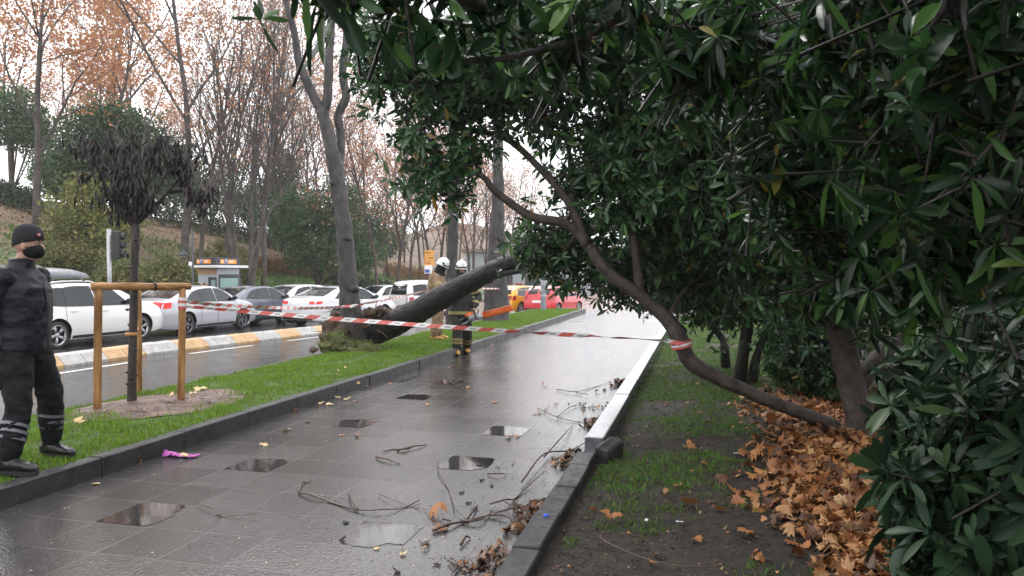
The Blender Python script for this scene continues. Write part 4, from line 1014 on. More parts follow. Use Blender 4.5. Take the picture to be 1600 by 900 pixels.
# grass and leaves on the slope
def slope_cover():
    n = 60000
    x = -18.7 - rng.uniform(0, 1, n) ** 1.2 * 26; y = rng.uniform(8, 62, n)
    g = np.array([mnoise.noise(Vector((a * .22, b * .22, 4))) for a, b in zip(x, y)]) + np.clip((y - 27) / 12, -.8, .45) * (x > -27)
    k = g > .12; x1, y1 = x[k], y[k]
    z1 = np.array([zhill(a, b) for a, b in zip(x1, y1)])
    blades('slope_grass', np.stack([x1, y1, z1 - .01], 1), rng.uniform(.10, .22, len(x1)), leafmat('slope_grass_blades', [(0, (.05, .12, .02)), (.6, (.09, .20, .035)), (1, (.17, .22, .06))], rough=.6, trans=.3), wid=.03, lean=.8)
    k = rng.uniform(0, 1, n) < np.where(g > .12, .10, .45); x2, y2 = x[k], y[k]
    z2 = np.array([zhill(a, b) for a, b in zip(x2, y2)])
    V, F = fallen(np.stack([x2, y2, z2 + .01], 1), rng.uniform(.10, .20, len(x2)), .6, .8)
    setp(link('slope_leaves', np_mesh(V, F), leafmat('slope_leaf', [(0, (.13, .075, .045)), (.5, (.22, .135, .08)), (1, (.34, .22, .13))], rough=.7, trans=.1)), kind='stuff')
slope_cover()
# ================================================================== CARS
GLASS = pm('car_glass', (.006, .010, .013), (.014, .020, .024), scale=2, rough=.05, spec=.42)
RUBBER = pm('tyre_rubber', (.010, .010, .011), (.022, .022, .023), scale=30, rough=.6)
ALLOY = pm('alloy_wheel', (.38, .38, .40), (.50, .50, .52), scale=20, rough=.3, metal=.8)
ALLOYD = pm('dark_alloy_wheel', (.10, .10, .11), (.20, .20, .21), scale=20, rough=.3, metal=.8)
TRIM = pm('black_trim', (.012, .012, .013), (.022, .022, .024), scale=30, rough=.45)
CHROME = pm('chrome', (.6, .6, .62), (.7, .7, .72), rough=.15, metal=1)
PLATE = pm('number_plate', (.72, .72, .72), (.8, .8, .8), rough=.4)
TAIL = pm('tail_lamp', (.28, .012, .012), (.40, .02, .02), scale=40, rough=.12, spec=.7)
TAILON = glow('lit_tail_lamp', (.60, .02, .015), .35)
HEADL = pm('headlamp', (.55, .57, .60), (.75, .77, .8), scale=30, rough=.08, spec=.8)
WELL = pm('underbody', (.004, .004, .004), (.008, .008, .008), rough=.9)

def chaikin(p, n=2):
    for _ in range(n):
        q = [p[0]]
        for a, b in zip(p, p[1:]): q += [(.75 * a[0] + .25 * b[0], .75 * a[1] + .25 * b[1]), (.25 * a[0] + .75 * b[0], .25 * a[1] + .75 * b[1])]
        p = q + [p[-1]]
    return p
WHEELS = {}
def wheel_mesh(rw, dark, spokes):
    k = (round(rw, 3), dark, spokes)
    if k in WHEELS: return WHEELS[k]
    rot = Matrix.Rotation(math.pi / 2, 3, 'Y')
    mb = MB(); w = .105; ri = rw * .70
    mb.lathe([(ri - .01, -w + .02), (ri, -w + .004), (rw * .90, -w), (rw * .985, -w + .03), (rw, 0), (rw * .985, w - .03), (rw * .90, w), (ri, w - .004), (ri - .01, w - .02)], n=28, rot=rot, cap=False)
    mb.lathe([(ri, -.02), (ri, .015)], n=24, rot=rot)
    ty = mb.build('wheel', RUBBER); mt = ty.data
    bpy.data.objects.remove(ty)
    mb = MB()
    mb.lathe([(ri * .93, w - .03), (ri, w - .012), (ri * 1.02, w + .002), (ri * .96, w + .004), (ri * .90, w - .04)], n=28, rot=rot, cap=False)
    mb.lathe([(.001, w - .012), (.05, w - .014), (.062, w - .035)], n=14, rot=rot, cap=False)
    for i in range(spokes):
        a = 2 * math.pi * i / spokes
        for s in (-.13, .13):
            c, s_ = math.cos(a + s * .4), math.sin(a + s * .4); c2, s2 = math.cos(a + s), math.sin(a + s)
            p0, p1 = Vector((w - .022, .045 * c, .045 * s_)), Vector((w - .012, ri * .95 * c2, ri * .95 * s2))
            d = (p1 - p0); L = d.length; d.normalize(); n = Vector((1, 0, 0)); t = d.cross(n)
            mb.box((p0 + p1) / 2, (L, .030, .018), rot=Matrix((d, t, n)).transposed())
    rm = mb.build('rim', ALLOYD if dark else ALLOY); mr = rm.data; bpy.data.objects.remove(rm)
    WHEELS[k] = (mt, mr); return WHEELS[k]

def car(name, label, loc, rz, L, W, H, wb, ro, prof, belt, wins, body, rw=.32, dark=False, spokes=5, rear_glass=None, front_glass=None, tails=(), heads=(), cat='car', brake=None, plate=.72, rails=False, group='cars queueing on the road', seams=(), handles=()):
    t = empty(name, loc, rz, label, cat, group)
    y0 = -L / 2; yr = y0 + ro; yf = yr + wb
    prof = [(y0 + a, b) for a, b in prof]
    pr = chaikin(prof, 2); py = np.maximum.accumulate(np.array([p[0] for p in pr])); pz = np.array([p[1] for p in pr])
    by = np.array([y0 + a for a, b in belt]); bz = np.array([b for a, b in belt])
    Ra = rw + .055
    def hw(y, z):
        q = abs(2 * y / L); base = W / 2 * (1 - .17 * max(0, (q - .70) / .30) ** 2.2)
        zb = float(np.interp(y, by, bz)); tt = (z - .18) / max(zb - .18, .1)
        if tt <= 1:
            f = .948 + .052 * math.sin(math.pi * min(1, max(tt, 0)) * .93); f -= .035 * max(0, 1 - abs(tt - .80) / .10) * .25
            if tt < .16: f -= (.16 - tt) * .25
        else: f = .960 - .43 * (z - zb)
        return base * f
    def zlow(y):
        s = .20 + .06 * max(0, (abs(2 * y / L) - .8) / .2)
        for yw in (yr, yf):
            d = abs(y - yw)
            if d < Ra: s = max(s, rw + math.sqrt(Ra * Ra - d * d))
        return s
    ys = list(zip(py, pz))
    ex = [yw + Ra * math.cos(a) for yw in (yr, yf) for a in np.linspace(0, math.pi, 15)] + [yw + s * (Ra + .006) for yw in (yr, yf) for s in (-1, 1)] + list(np.linspace(y0 + .3, -y0 - .3, 24))
    ys += [(y, float(np.interp(y, py, pz))) for y in ex]
    ys.sort(key=lambda p: (p[0],))
    # keep the order of the steep ends
    st = sorted(ys, key=lambda p: p[0]); rings = []
    for y, zt in st:
        zl = zlow(y); zt = max(zt, zl + .012); er = min(.085, (zt - zl) * .45); zs = zt - er
        half = []
        for k in range(10):
            z = lerp(zl, zs, k / 9); half.append((hw(y, z), z))
        xe = max(hw(y, zs) - er * .9, .05)
        for a in (30, 60): half.append((xe + (hw(y, zs) - xe) * math.cos(R(a)), zs + er * math.sin(R(a)) * .92))
        for f in (1, .66, .33): half.append((xe * f, zt + .022 * (1 - f * f) - er * .08 * f))
        ring = [Vector((-x, y, z)) for x, z in half] + [Vector((0, y, zt + .022))] + [Vector((x, y, z)) for x, z in reversed(half)]
        rings.append(ring)
    mb = MB(); mb.loft(rings, cap=True, closed=False); mb.build('body', body, t)
    mb = MB(); mb.box((0, 0, .48), (W - .56, L - .40, .50)); mb.box((0, (yr + yf) / 2, .30), (W - .22, wb - 2 * Ra - .08, .16))
    mb.build('underbody', WELL, t, smooth=False)
    def side(name, corners, mat, off=.004, nu=10, nv=5, both=True, thick=0):
        (a0, a1, z0, z1), (b0, b1, w0, w1) = corners   # lower edge y0,y1,z at y0,z at y1; upper edge the same
        for s in ((-1, 1) if both else (1,)):
            mb = MB()
            def fn(u, v):
                y = y0 + lerp(lerp(a0, a1, u), lerp(b0, b1, u), v); z = lerp(lerp(z0, z1, u), lerp(w0, w1, u) + .03 * math.sin(math.pi * u) * (name.startswith('window')), v)
                return (s * (hw(y, z) + off), y, z)
            mb.grid(fn, np.linspace(0, 1, nu), np.linspace(0, 1, nv)); mb.build(name, mat, t)
    for (q0, q1, q2, q3), (r0, r1, r2, r3) in wins:
        side('window_surround', ((q0 - .035, q1 + .03, q2 - .025, q3 - .025), (r0 - .03, r1 + .03, r2 + .02, r3 + .02)), TRIM, .002)
    for wdw in wins: side('window', wdw, GLASS)
    ip = int(np.argmax(pz)); rz_, ry_ = np.maximum.accumulate(pz[:ip + 1]), py[:ip + 1]
    fz_, fy_ = np.maximum.accumulate(pz[ip:][::-1]), py[ip:][::-1]
    def endpane(name, z0, z1, x0, x1, mat, rear=True, off=.005, x0t=None, x1t=None, nu=7, nv=6, mir=False):
        Z, Y = (rz_, ry_) if rear else (fz_, fy_); sg = -1 if rear else 1
        for s in ((1, -1) if mir else (1,)):
            mb = MB()
            def fn(u, v):
                z = lerp(z0, z1, v); y = float(np.interp(z, Z, Y)); dz = .02
                dy = (float(np.interp(z + dz, Z, Y)) - float(np.interp(z - dz, Z, Y))); n = Vector((0, sg * 2 * dz, abs(dy))).normalized()
                x = lerp(lerp(x0, x1, u), lerp(x0 if x0t is None else x0t, x1 if x1t is None else x1t, u), v)
                lim = hw(y, z) - .035
                x = max(-lim, min(lim, x)) * s
                xe = max(lim - .05, .05)
                return Vector((x, y, z + .022 * (1 - min(1, abs(x) / xe) ** 2) * abs(n.z))) + n * off
            mb.grid(fn, np.linspace(0, 1, nu), np.linspace(0, 1, nv)); mb.build(name, mat, t)
    if rear_glass: z0, z1, w0, w1 = rear_glass; endpane('rear_window', z0, z1, -w0, w0, GLASS, True, x0t=-w1, x1t=w1)
    if front_glass: z0, z1, w0, w1 = front_glass; endpane('windscreen', z0, z1, -w0, w0, GLASS, False, x0t=-w1, x1t=w1)
    for z0, z1, x0, x1 in tails: endpane('tail_lamp', z0, z1, x0, x1, TAILON if brake else TAIL, True, .012, mir=True)
    for z0, z1, x0, x1 in tails: side('tail_lamp_side', ((.06, .30, z0, z0 + .02), (.10, .34, z1, z1)), TAILON if brake else TAIL, .006, 5, 3)
    for z0, z1, x0, x1 in heads: endpane('headlight', z0, z1, x0, x1, HEADL, False, .012, mir=True)
    endpane('bumper_trim', .27, .40, -W * .42, W * .42, TRIM, True, .010); endpane('bumper_trim', .26, .42, -W * .36, W * .36, TRIM, False, .010)
    if plate: endpane('number_plate', plate, plate + .115, -.26, .26, PLATE, True, .016, nu=3, nv=3)
    endpane('number_plate', .44, .555, -.26, .26, PLATE, False, .016, nu=3, nv=3)
    side('sill_trim', ((ro + Ra + .04, ro + wb - Ra - .04, .215, .215), (ro + Ra + .04, ro + wb - Ra - .04, .285, .285)), TRIM, .004, 4, 2)
    for y in seams:
        zb = float(np.interp(y0 + y, by, bz)); mb = MB()
        side('door_seam', ((y, y + .012, .30, .30), (y, y + .012, zb, zb)), TRIM, .003, 2, 6)
    for y in handles:
        for s in (-1, 1):
            z = float(np.interp(y0 + y, by, bz)) - .11; mb = MB(); mb.box((s * (hw(y0 + y, z) + .016), y0 + y, z), (.022, .20, .028), ch=.008); mb.build('door_handle', body, t)
    # mirrors
    my = y0 + wins[-1][0][1] - .12 if wins else 0
    for s in (-1, 1):
        zb = float(np.interp(my, by, bz)) + .06; x = hw(my, zb)
        mb = MB(); mb.ball((s * (x + .10), my, zb + .04), (.10, .055, .070), 12); mb.tube([(s * (x - .03), my, zb - .02), (s * (x + .08), my, zb + .02)], .018, 6); mb.build('wing_mirror', TRIM, t)
    if rails:
        for s in (-1, 1):
            mb = MB(); pts = [(s * (hw(y, zz) - .12), y, zz + .03 + (.02 if 0 < k < 7 else -.03)) for k, (y, zz) in enumerate([(y0 + q, float(np.interp(y0 + q, py, pz))) for q in np.linspace(.45, L - 2.05, 8)])]
            mb.tube(pts, .016, 8); mb.build('roof_rail', CHROME, t)
    mt, mr = wheel_mesh(rw, dark, spokes)
    for yw in (yr, yf):
        for s in (-1, 1):
            w_ = bpy.data.objects.new('wheel', mt); col.objects.link(w_); w_.parent = t
            w_.location = (s * (W / 2 - .135), yw, rw); w_.rotation_euler = (rnd.uniform(0, 1.2), 0, 0 if s > 0 else math.pi)
            r_ = bpy.data.objects.new('rim', mr); col.objects.link(r_); r_.parent = w_
    t['_H'] = H
    return t

def seat(px_r, py_r, side_px=None, wb=2.65, W=1.8, rz=0.0, L=4.5, ro=.9, z=None, yaw=None):
    """centre of a car whose near rear wheel touches the road at photo pixel (px, py)"""
    Y = 20.0
    for _ in range(6): g = G(px_r, py_r, zr(Y)); Y = g.y
    f = Vector((-math.sin(rz), math.cos(rz), 0)); r = Vector((math.cos(rz), math.sin(rz), 0))
    c = g - r * (W / 2 - .05) + f * (L / 2 - ro); c.z = zr(c.y); return c

WHITE = paint('white_paint', (.80, .80, .80)); SILVER = paint('silver_paint', (.50, .50, .55), .28, .8, .35); GREYC = paint('slate_paint', (.13, .15, .19), .28, .8, .3)
NAVY = paint('navy_paint', (.03, .04, .07)); YELLOW = paint('taxi_yellow', (.80, .40, .015)); RED = paint('red_paint', (.62, .02, .03)); PEARL = paint('pearl_paint', (.74, .74, .76))

# shapes: hatch / estate / saloon / van, measured from the rear bumper forward
ESTATE = [(0, .28), (0, .55), (.06, .86), (.16, .98), (.34, 1.28), (.62, 1.43), (1.3, 1.49), (2.2, 1.48), (2.75, 1.38), (3.45, 1.0), (4.0, .92), (4.28, .78), (4.36, .55), (4.34, .26)]
SALOON = [(0, .28), (0, .55), (.04, .86), (.12, 1.00), (.45, 1.04), (.85, 1.16), (1.45, 1.38), (2.1, 1.43), (2.6, 1.40), (3.05, 1.22), (3.45, 1.00), (4.1, .90), (4.5, .74), (4.62, .52), (4.60, .26)]
HATCH = [(0, .28), (0, .55), (.05, .88), (.14, 1.05), (.38, 1.33), (.62, 1.43), (1.3, 1.48), (1.9, 1.46), (2.4, 1.34), (3.0, 1.02), (3.5, .93), (3.85, .76), (3.96, .52), (3.94, .26)]
VAN = [(0, .30), (0, .60), (.03, 1.0), (.08, 1.4), (.2, 1.70), (.5, 1.79), (1.4, 1.82), (2.3, 1.78), (2.75, 1.62), (3.3, 1.16), (3.85, 1.02), (4.2, .86), (4.36, .58), (4.34, .28)]
def EB(L, r, f, h0=.02): return [(0, r), (L * .35, r - .02), (L * .75, f), (L, f - .08)]

# white estate with a roof box
c = seat(90, 545, L=4.36, ro=.80, W=1.78)
w1 = car('parked_car', 'white estate car with a grey roof box at the left edge of the queue', c, 0, 4.36, 1.78, 1.49, 2.62, .80, ESTATE, [(0, .97), (1.5, .95), (3.0, .92), (4.36, .80)],
    [((.42, 1.00, 1.03, .98), (.66, 1.05, 1.30, 1.36)), ((1.05, 1.92, .98, .965), (1.10, 1.86, 1.36, 1.39)), ((2.0, 3.02, .965, .955), (1.96, 2.50, 1.39, 1.33))], WHITE, rw=.325, rear_glass=(1.02, 1.36, .62, .52), front_glass=(1.02, 1.40, .66, .54), tails=[(.74, .95, .50, .80)], heads=[(.66, .82, .46, .74)], rails=True, seams=(1.02, 1.96, 3.02), handles=(1.25, 2.18))
bx = empty('roof_box', c + Vector((.0, -.75, 1.60)), 0, 'streamlined grey roof box on top of the white estate car', 'roof box')
mb = MB(); mb.loft([[Vector((sx * .40 * k * math.cos(a) , y, z0 + .17 * h * max(math.sin(a), -.35))) for a in np.linspace(0, 2 * math.pi, 20, endpoint=False)] for y, k, h, z0, sx in ((-1.02, .70, .35, .06, 1), (-.98, .88, .75, .06, 1), (-.7, .98, 1.0, .06, 1), (0, 1, 1.1, .06, 1), (.5, .96, 1.0, .05, 1), (.85, .75, .65, .035, 1), (1.02, .4, .25, .02, 1))])
mb.build('shell', pm('grey_plastic', (.16, .17, .19), (.22, .23, .25), scale=12, rough=.35), bx)
mb = MB()
for y in (-.5, .45): mb.box((0, y, -.055), (1.1, .07, .04), ch=.01)
mb.build('crossbar', TRIM, bx)

c = seat(293, 523, L=4.62, ro=.98, W=1.80)
car('parked_car', 'silver saloon car with clear dark alloys right behind the right stake', c, 0, 4.62, 1.80, 1.42, 2.70, .98, SALOON, [(0, 1.0), (1.2, .97), (3.2, .93), (4.62, .80)],
    [((.95, 1.55, 1.02, .985), (1.22, 1.60, 1.17, 1.30)), ((1.60, 2.32, .98, .965), (1.66, 2.26, 1.30, 1.335)), ((2.40, 3.28, .965, .955), (2.36, 2.80, 1.335, 1.27))], SILVER, rw=.325, dark=True, rear_glass=(1.07, 1.34, .60, .50), front_glass=(1.03, 1.37, .66, .54), tails=[(.80, .98, .42, .82)], heads=[(.64, .78, .46, .76)], brake=True, seams=(1.57, 2.36, 3.30), handles=(1.80, 2.62))
# slate car beyond the silver one
c = Vector((-15.95, 24.6, zr(24.6)))
car('parked_car', 'slate grey car showing its nose past the silver saloon', c, R(-6), 4.5, 1.8, 1.44, 2.65, .9, [(a * .975, b) for a, b in SALOON], [(0, 1.0), (1.2, .97), (3.2, .93), (4.5, .80)],
    [((.95, 1.5, 1.02, .985), (1.2, 1.55, 1.17, 1.30)), ((1.56, 2.26, .98, .965), (1.62, 2.20, 1.30, 1.335)), ((2.34, 3.2, .965, .955), (2.30, 2.72, 1.335, 1.27))], GREYC, rear_glass=(1.07, 1.34, .60, .50), front_glass=(1.03, 1.37, .66, .54), tails=[(.80, .98, .42, .82)], heads=[(.64, .78, .46, .76)], seams=(1.52, 2.3), handles=(1.7, 2.5))
c = Vector((-17.4, 17.0, zr(17)))
car('parked_car', 'navy car half hidden between the estate and the silver saloon', c, 0, 4.4, 1.75, 1.44, 2.6, .88, [(a * 1.11, b * .985) for a, b in HATCH], [(0, .98), (1.5, .95), (3.2, .92), (4.4, .80)],
    [((.6, 1.5, 1.02, .97), (.8, 1.55, 1.28, 1.36)), ((1.6, 2.9, .97, .95), (1.65, 2.4, 1.36, 1.31))], NAVY, rear_glass=(1.05, 1.34, .60, .5), front_glass=(1.02, 1.36, .62, .5), tails=[(.78, .98, .5, .78)], heads=[(.66, .8, .46, .74)])
# white car nose-on beyond, and the white saloon braking
c = P(452, 470, 31); c.z = zr(c.y)
car('parked_car', 'small white car beyond the slate one, only roof and windscreen showing', c, R(168), 4.0, 1.72, 1.46, 2.5, .75, HATCH, [(0, .98), (1.5, .95), (3.0, .92), (3.96, .80)],
    [((.5, 1.4, 1.02, .97), (.7, 1.45, 1.30, 1.38)), ((1.5, 2.7, .97, .95), (1.55, 2.2, 1.38, 1.32))], WHITE, rear_glass=(1.06, 1.36, .60, .5), front_glass=(1.04, 1.40, .64, .52), tails=[(.78, .98, .5, .78)], heads=[(.66, .82, .46, .74)])
c = seat(525, 509, L=4.7, ro=1.0, W=1.84, rz=R(-14))
car('parked_car', 'white saloon braking with its rear towards us beside the plane trunk', c, R(-14), 4.7, 1.84, 1.43, 2.8, 1.0, [(a * 1.017, b) for a, b in SALOON], [(0, 1.0), (1.2, .97), (3.2, .93), (4.7, .80)],
    [((.98, 1.58, 1.02, .985), (1.25, 1.63, 1.17, 1.30)), ((1.63, 2.38, .98, .965), (1.69, 2.30, 1.30, 1.335)), ((2.44, 3.34, .965, .955), (2.40, 2.85, 1.335, 1.27))], PEARL, rw=.33, rear_glass=(1.08, 1.36, .64, .54), front_glass=(1.03, 1.37, .66, .54), tails=[(.82, .92, .50, .84)], heads=[(.64, .78, .46, .76)], brake=True, plate=.62, seams=(1.6, 2.4), handles=(1.85, 2.68), spokes=7)
# the white van-bodied car
c = P(676, 470, 38); c.z = zr(c.y) - .08
car('parked_van', 'white high-roofed van car with a large rear window behind the brown coat', c, R(-30), 4.38, 1.81, 1.82, 2.73, .75, VAN, [(0, 1.08), (1.5, 1.05), (3.2, 1.0), (4.38, .86)],
    [((.35, 1.25, 1.12, 1.10), (.42, 1.22, 1.55, 1.60)), ((1.4, 2.35, 1.08, 1.06), (1.4, 2.3, 1.60, 1.60)), ((2.45, 3.25, 1.05, 1.04), (2.42, 2.78, 1.60, 1.5))], WHITE, rw=.32, rear_glass=(1.12, 1.62, .62, .56), front_glass=(1.16, 1.64, .7, .58), tails=[(.72, 1.02, .66, .84)], heads=[(.74, .94, .5, .78)], cat='van', plate=.80, group=None)
c = P(592, 470, 43); c.z = zr(c.y)
car('parked_car', 'white car facing us between the white saloon and the van', c, R(165), 4.0, 1.72, 1.46, 2.5, .75, HATCH, [(0, .98), (1.5, .95), (3.0, .92), (3.96, .80)],
    [((.5, 1.4, 1.02, .97), (.7, 1.45, 1.30, 1.38)), ((1.5, 2.7, .97, .95), (1.55, 2.2, 1.38, 1.32))], PEARL, rear_glass=(1.06, 1.36, .60, .5), front_glass=(1.04, 1.40, .64, .52), tails=[(.78, .98, .5, .78)], heads=[(.66, .82, .46, .74)])
# yellow taxi, red hatchback and white cars behind
def far(px, py, d):
    c = P(px, py, d); c.z = zr(c.y); return c
c = far(812, 462, 40.5)
tx = car('taxi', 'yellow taxi hatchback behind the grey trunk and the red car', c, R(-17), 4.2, 1.78, 1.50, 2.6, .78, [(a * 1.06, b * 1.01) for a, b in HATCH], [(0, .98), (1.5, .96), (3.0, .93), (4.2, .80)],
    [((.5, 1.4, 1.02, .98), (.72, 1.45, 1.30, 1.38)), ((1.5, 2.8, .98, .96), (1.55, 2.3, 1.38, 1.32))], YELLOW, rear_glass=(1.06, 1.38, .62, .52), front_glass=(1.04, 1.40, .64, .52), tails=[(.76, .98, .50, .80)], heads=[(.66, .82, .46, .74)], cat='taxi', group=None)
sg = MB(); sg.box((0, -.05, 1.565), (.42, .16, .12), ch=.03); sg.build('roof_sign', pm('dark_red_plastic', (.16, .03, .02), rough=.4), tx)
c = far(866, 466, 39.0)
car('parked_car', 'red hatchback seen from behind next to the grey bollard', c, R(-15), 3.96, 1.75, 1.46, 2.5, .72, HATCH, [(0, .98), (1.5, .96), (3.0, .93), (3.96, .80)],
    [((.45, .95, 1.06, 1.0), (.68, .98, 1.28, 1.37)), ((1.02, 2.66, 1.0, .96), (1.06, 2.2, 1.38, 1.32))], RED, rear_glass=(1.06, 1.36, .62, .52), front_glass=(1.04, 1.40, .64, .52), tails=[(.82, 1.02, .56, .80)], heads=[(.66, .82, .46, .74)], plate=.66)
for px, d, rz, lab in ((815, 52, -30, 'white car showing its pale roof above the yellow taxi'), (790, 58, -20, 'white car far beyond the taxi below the grey trunk'), (838, 60, -50, 'pale car behind the red hatchback roof')):
    c = far(px, 450, d)
    car('parked_car', lab, c, R(rz), 3.96, 1.75, 1.46, 2.5, .72, HATCH, [(0, .98), (1.5, .96), (3.0, .93), (3.96, .80)],
        [((.45, 1.4, 1.06, 1.0), (.68, 1.4, 1.28, 1.37)), ((1.5, 2.66, 1.0, .96), (1.5, 2.2, 1.38, 1.32))], WHITE, rear_glass=(1.06, 1.36, .62, .52), front_glass=(1.04, 1.40, .64, .52), tails=[(.82, 1.02, .56, .80)], heads=[(.66, .82, .46, .74)])

# ================================================================== BOOTH, POSTS, SIGNS
def text(s, size, mat, parent, loc, rot, name='lettering', ext=.004):
    cu = bpy.data.curves.new(name, 'FONT'); cu.body = s; cu.size = size; cu.align_x = 'CENTER'; cu.align_y = 'CENTER'; cu.extrude = ext
    o = bpy.data.objects.new(name, cu); col.objects.link(o); bpy.context.view_layer.update()
    me = bpy.data.meshes.new_from_object(o.evaluated_get(bpy.context.evaluated_depsgraph_get())); bpy.data.objects.remove(o); me.materials.clear()
    o = link(name, me, mat, parent, False); o.location = loc; o.rotation_euler = rot
    return o
kb = P(342, 440, 29.5); kz = zhill(kb.x, kb.y) if kb.x < -18.6 else zr(kb.y)
kb.z = kz; KH = 1.98 + .35
bo = empty('parking_booth', kb, R(-10), 'small parking booth with dark fascia sign and white canopy on the kerb', 'booth')
zc = 2.02 - kz   # canopy height above base
PANELW = pm('booth_panel', (.38, .41, .45), (.46, .49, .53), rough=.4); PANELO = pm('booth_orange_panel', (.40, .25, .13), (.47, .30, .16), rough=.4)
DARKM = pm('dark_metal', (.03, .035, .045), (.05, .055, .065), rough=.4); BGLASS = pm('greenish_glass', (.22, .36, .34), (.30, .46, .43), scale=1, rough=.08, spec=.7)
mb = MB(); mb.box((0, 0, zc / 2), (1.5, 1.5, zc), ch=.02); mb.build('cabin', PANELW, bo, smooth=False)
mb = MB(); mb.box((-.35, -.765, zc * .40), (.72, .03, zc * .62)); mb.build('lower_panel', PANELO, bo, smooth=False)
mb = MB(); mb.box((0, -.768, zc - .16), (1.48, .03, .22)); mb.build('fascia_panel', PANELO, bo, smooth=False)
mb = MB(); mb.box((.40, -.768, zc * .46), (.62, .035, zc * .74)); mb.build('door', DARKM, bo, smooth=False)
mb = MB(); mb.box((.48, -.79, zc * .56), (.32, .015, zc * .44)); mb.build('door_window', BGLASS, bo, smooth=False)
mb = MB(); mb.box((.77, 0, zc * .58), (.03, 1.36, zc * .60)); mb.build('window_frame', DARKM, bo, smooth=False)
mb = MB(); mb.box((.792, 0, zc * .57), (.015, 1.18, zc * .48)); mb.build('window', BGLASS, bo, smooth=False)
mb = MB(); mb.box((.15, -.05, zc + .05), (2.1, 2.1, .10), ch=.01); mb.build('canopy', pm('white_canopy', (.72, .72, .73), (.8, .8, .8), rough=.4), bo, smooth=False)
sgn = MB(); sgn.box((.05, -.10, zc + .26), (1.62, 1.70, .32), ch=.02); sgn = sgn.build('sign_box', DARKM, bo, smooth=False)
LETO = pm('orange_letter_panel', (.85, .30, .03), (.9, .36, .05), rough=.4); LETW = pm('white_letter', (.8, .8, .8), rough=.4)
for loc, rot, tag_ in (((-.05, -.955, zc + .26), (math.pi / 2, 0, 0), 'front'), ((.865, -.1, zc + .26), (math.pi / 2, 0, math.pi / 2), 'side')):
    e = Euler(rot).to_matrix()
    mb = MB(); mb.box(loc, (1.10, .17, .012), rot=e, ch=.004); o = mb.build('sign_plate', LETO, sgn, smooth=False)
    mb = MB(); rr_ = e; mb.lathe([(.12, -.006), (.12, .016)], Vector(loc) + e @ Vector((-.17, 0, .004)), 18, rot=e); mb.build('sign_roundel', pm('roundel_blue', (.12, .18, .35), rough=.4), sgn)
    text('IS', .16, LETW, sgn, Vector(loc) + e @ Vector((-.40, -.0, .010)), rot)
    text('P', .17, LETW, sgn, Vector(loc) + e @ Vector((-.17, -.0, .024)), rot)
    text('ARK', .16, LETW, sgn, Vector(loc) + e @ Vector((.20, -.0, .010)), rot)

bo.scale = (.66, .76, .92)
p = P(301, 430, 28.0); z0 = zhill(p.x, p.y) if p.x < -18.6 else zr(p.y); p.z = z0
lp = empty('street_lamp', p, YAW, 'slim black lamp post with a bell lamp beside the booth', 'street lamp')
zt = P(301, 358, 28).z - z0; za = P(301, 386, 28).z - z0
mb = MB(); mb.tube([(0, 0, 0), (0, 0, .6), (0, 0, zt)], [.06, .045, .04], 10); mb.build('pole', DARKM, lp)
mb = MB(); mb.tube([tuple(q[:3]) for q in spline([(0, 0, za), (-.12, 0, za + .05), (-.28, 0, za + .02), (-.33, 0, za - .12)], 5)], .018, 6); mb.build('arm', DARKM, lp)
mb = MB(); mb.lathe([(.03, 0), (.05, -.06), (.15, -.17), (.17, -.22)], (-.33, 0, za - .10), 16); mb.build('lamp_shade', DARKM, lp)
mb = MB(); mb.ball((-.33, 0, za - .31), .06, 10); mb.build('bulb', LETW, lp)
mb = MB(); mb.box((-.06, -.05, za - .62), (.12, .03, .14)); mb.build('notice', LETW, lp, smooth=False)

p = P(171, 440, 24.5); z0 = zhill(p.x, p.y) if p.x < -18.6 else zr(p.y); p.z = z0
tl = empty('traffic_signal', p, YAW + R(8), 'traffic signal on a grey post seen from the side behind the estate car', 'traffic signal')
zt = P(171, 358, 24.5).z - z0
mb = MB(); mb.tube([(0, 0, 0), (0, 0, zt)], .07, 14); mb.build('post', pm('galvanised_steel', (.36, .37, .38), (.46, .47, .48), rough=.4, metal=.4), tl)
mb = MB(); mb.box((.24, 0, zt - .52), (.24, .28, .92), ch=.03); h = mb.build('signal_head', TRIM, tl, smooth=False)
for k in range(3):
    mb = MB(); mb.lathe([(.09, 0), (.11, .03), (.11, .14), (.10, .14), (.09, .03)], (.36, 0, zt - .24 - .28 * k), 14, rot=Matrix.Rotation(math.pi / 2, 3, 'Y')); mb.build('visor', TRIM, h)
mb = MB()
for z in (zt - .25, zt - .8): mb.box((.09, 0, z), (.12, .05, .04))
mb.build('bracket', TRIM, tl)

p = P(670, 440, 44); z0 = zr(p.y); p.z = z0
si = empty('direction_sign', p, YAW, 'orange direction board with a white and blue plate left of the helmets', 'sign')
zt = P(670, 391, 44).z - z0; zb_ = P(670, 415, 44).z - z0; zw = P(670, 428, 44).z - z0
mb = MB(); mb.tube([(0, .05, 0), (0, .05, zt)], .045, 10); mb.build('post', DARKM, si)
mb = MB(); 
for k in range(3): mb.box((.03, 0, zb_ + (zt - zb_) * (k + .5) / 3), (.56, .04, (zt - zb_) / 3 - .015), ch=.008)
bd = mb.build('board', pm('sign_orange', (.75, .36, .06), (.85, .42, .09), rough=.4), si, smooth=False)
mb = MB()
for k in range(3): mb.box((.03 + (.1 if k % 2 else -.08), -.024, zb_ + (zt - zb_) * (k + .5) / 3), (.30, .006, .04))
mb.build('arrow_mark', TRIM, bd, smooth=False)
mb = MB(); mb.box((-.02, 0, (zb_ + zw) / 2 + .02), (.46, .04, zb_ - zw), ch=.01); mb.build('plate', LETW, si, smooth=False)
mb = MB(); mb.box((-.08, -.025, (zb_ + zw) / 2 - .08), (.28, .008, .2), ch=.003); mb.build('plate_symbol', pm('sign_blue', (.05, .10, .4), rough=.4), si, smooth=False)

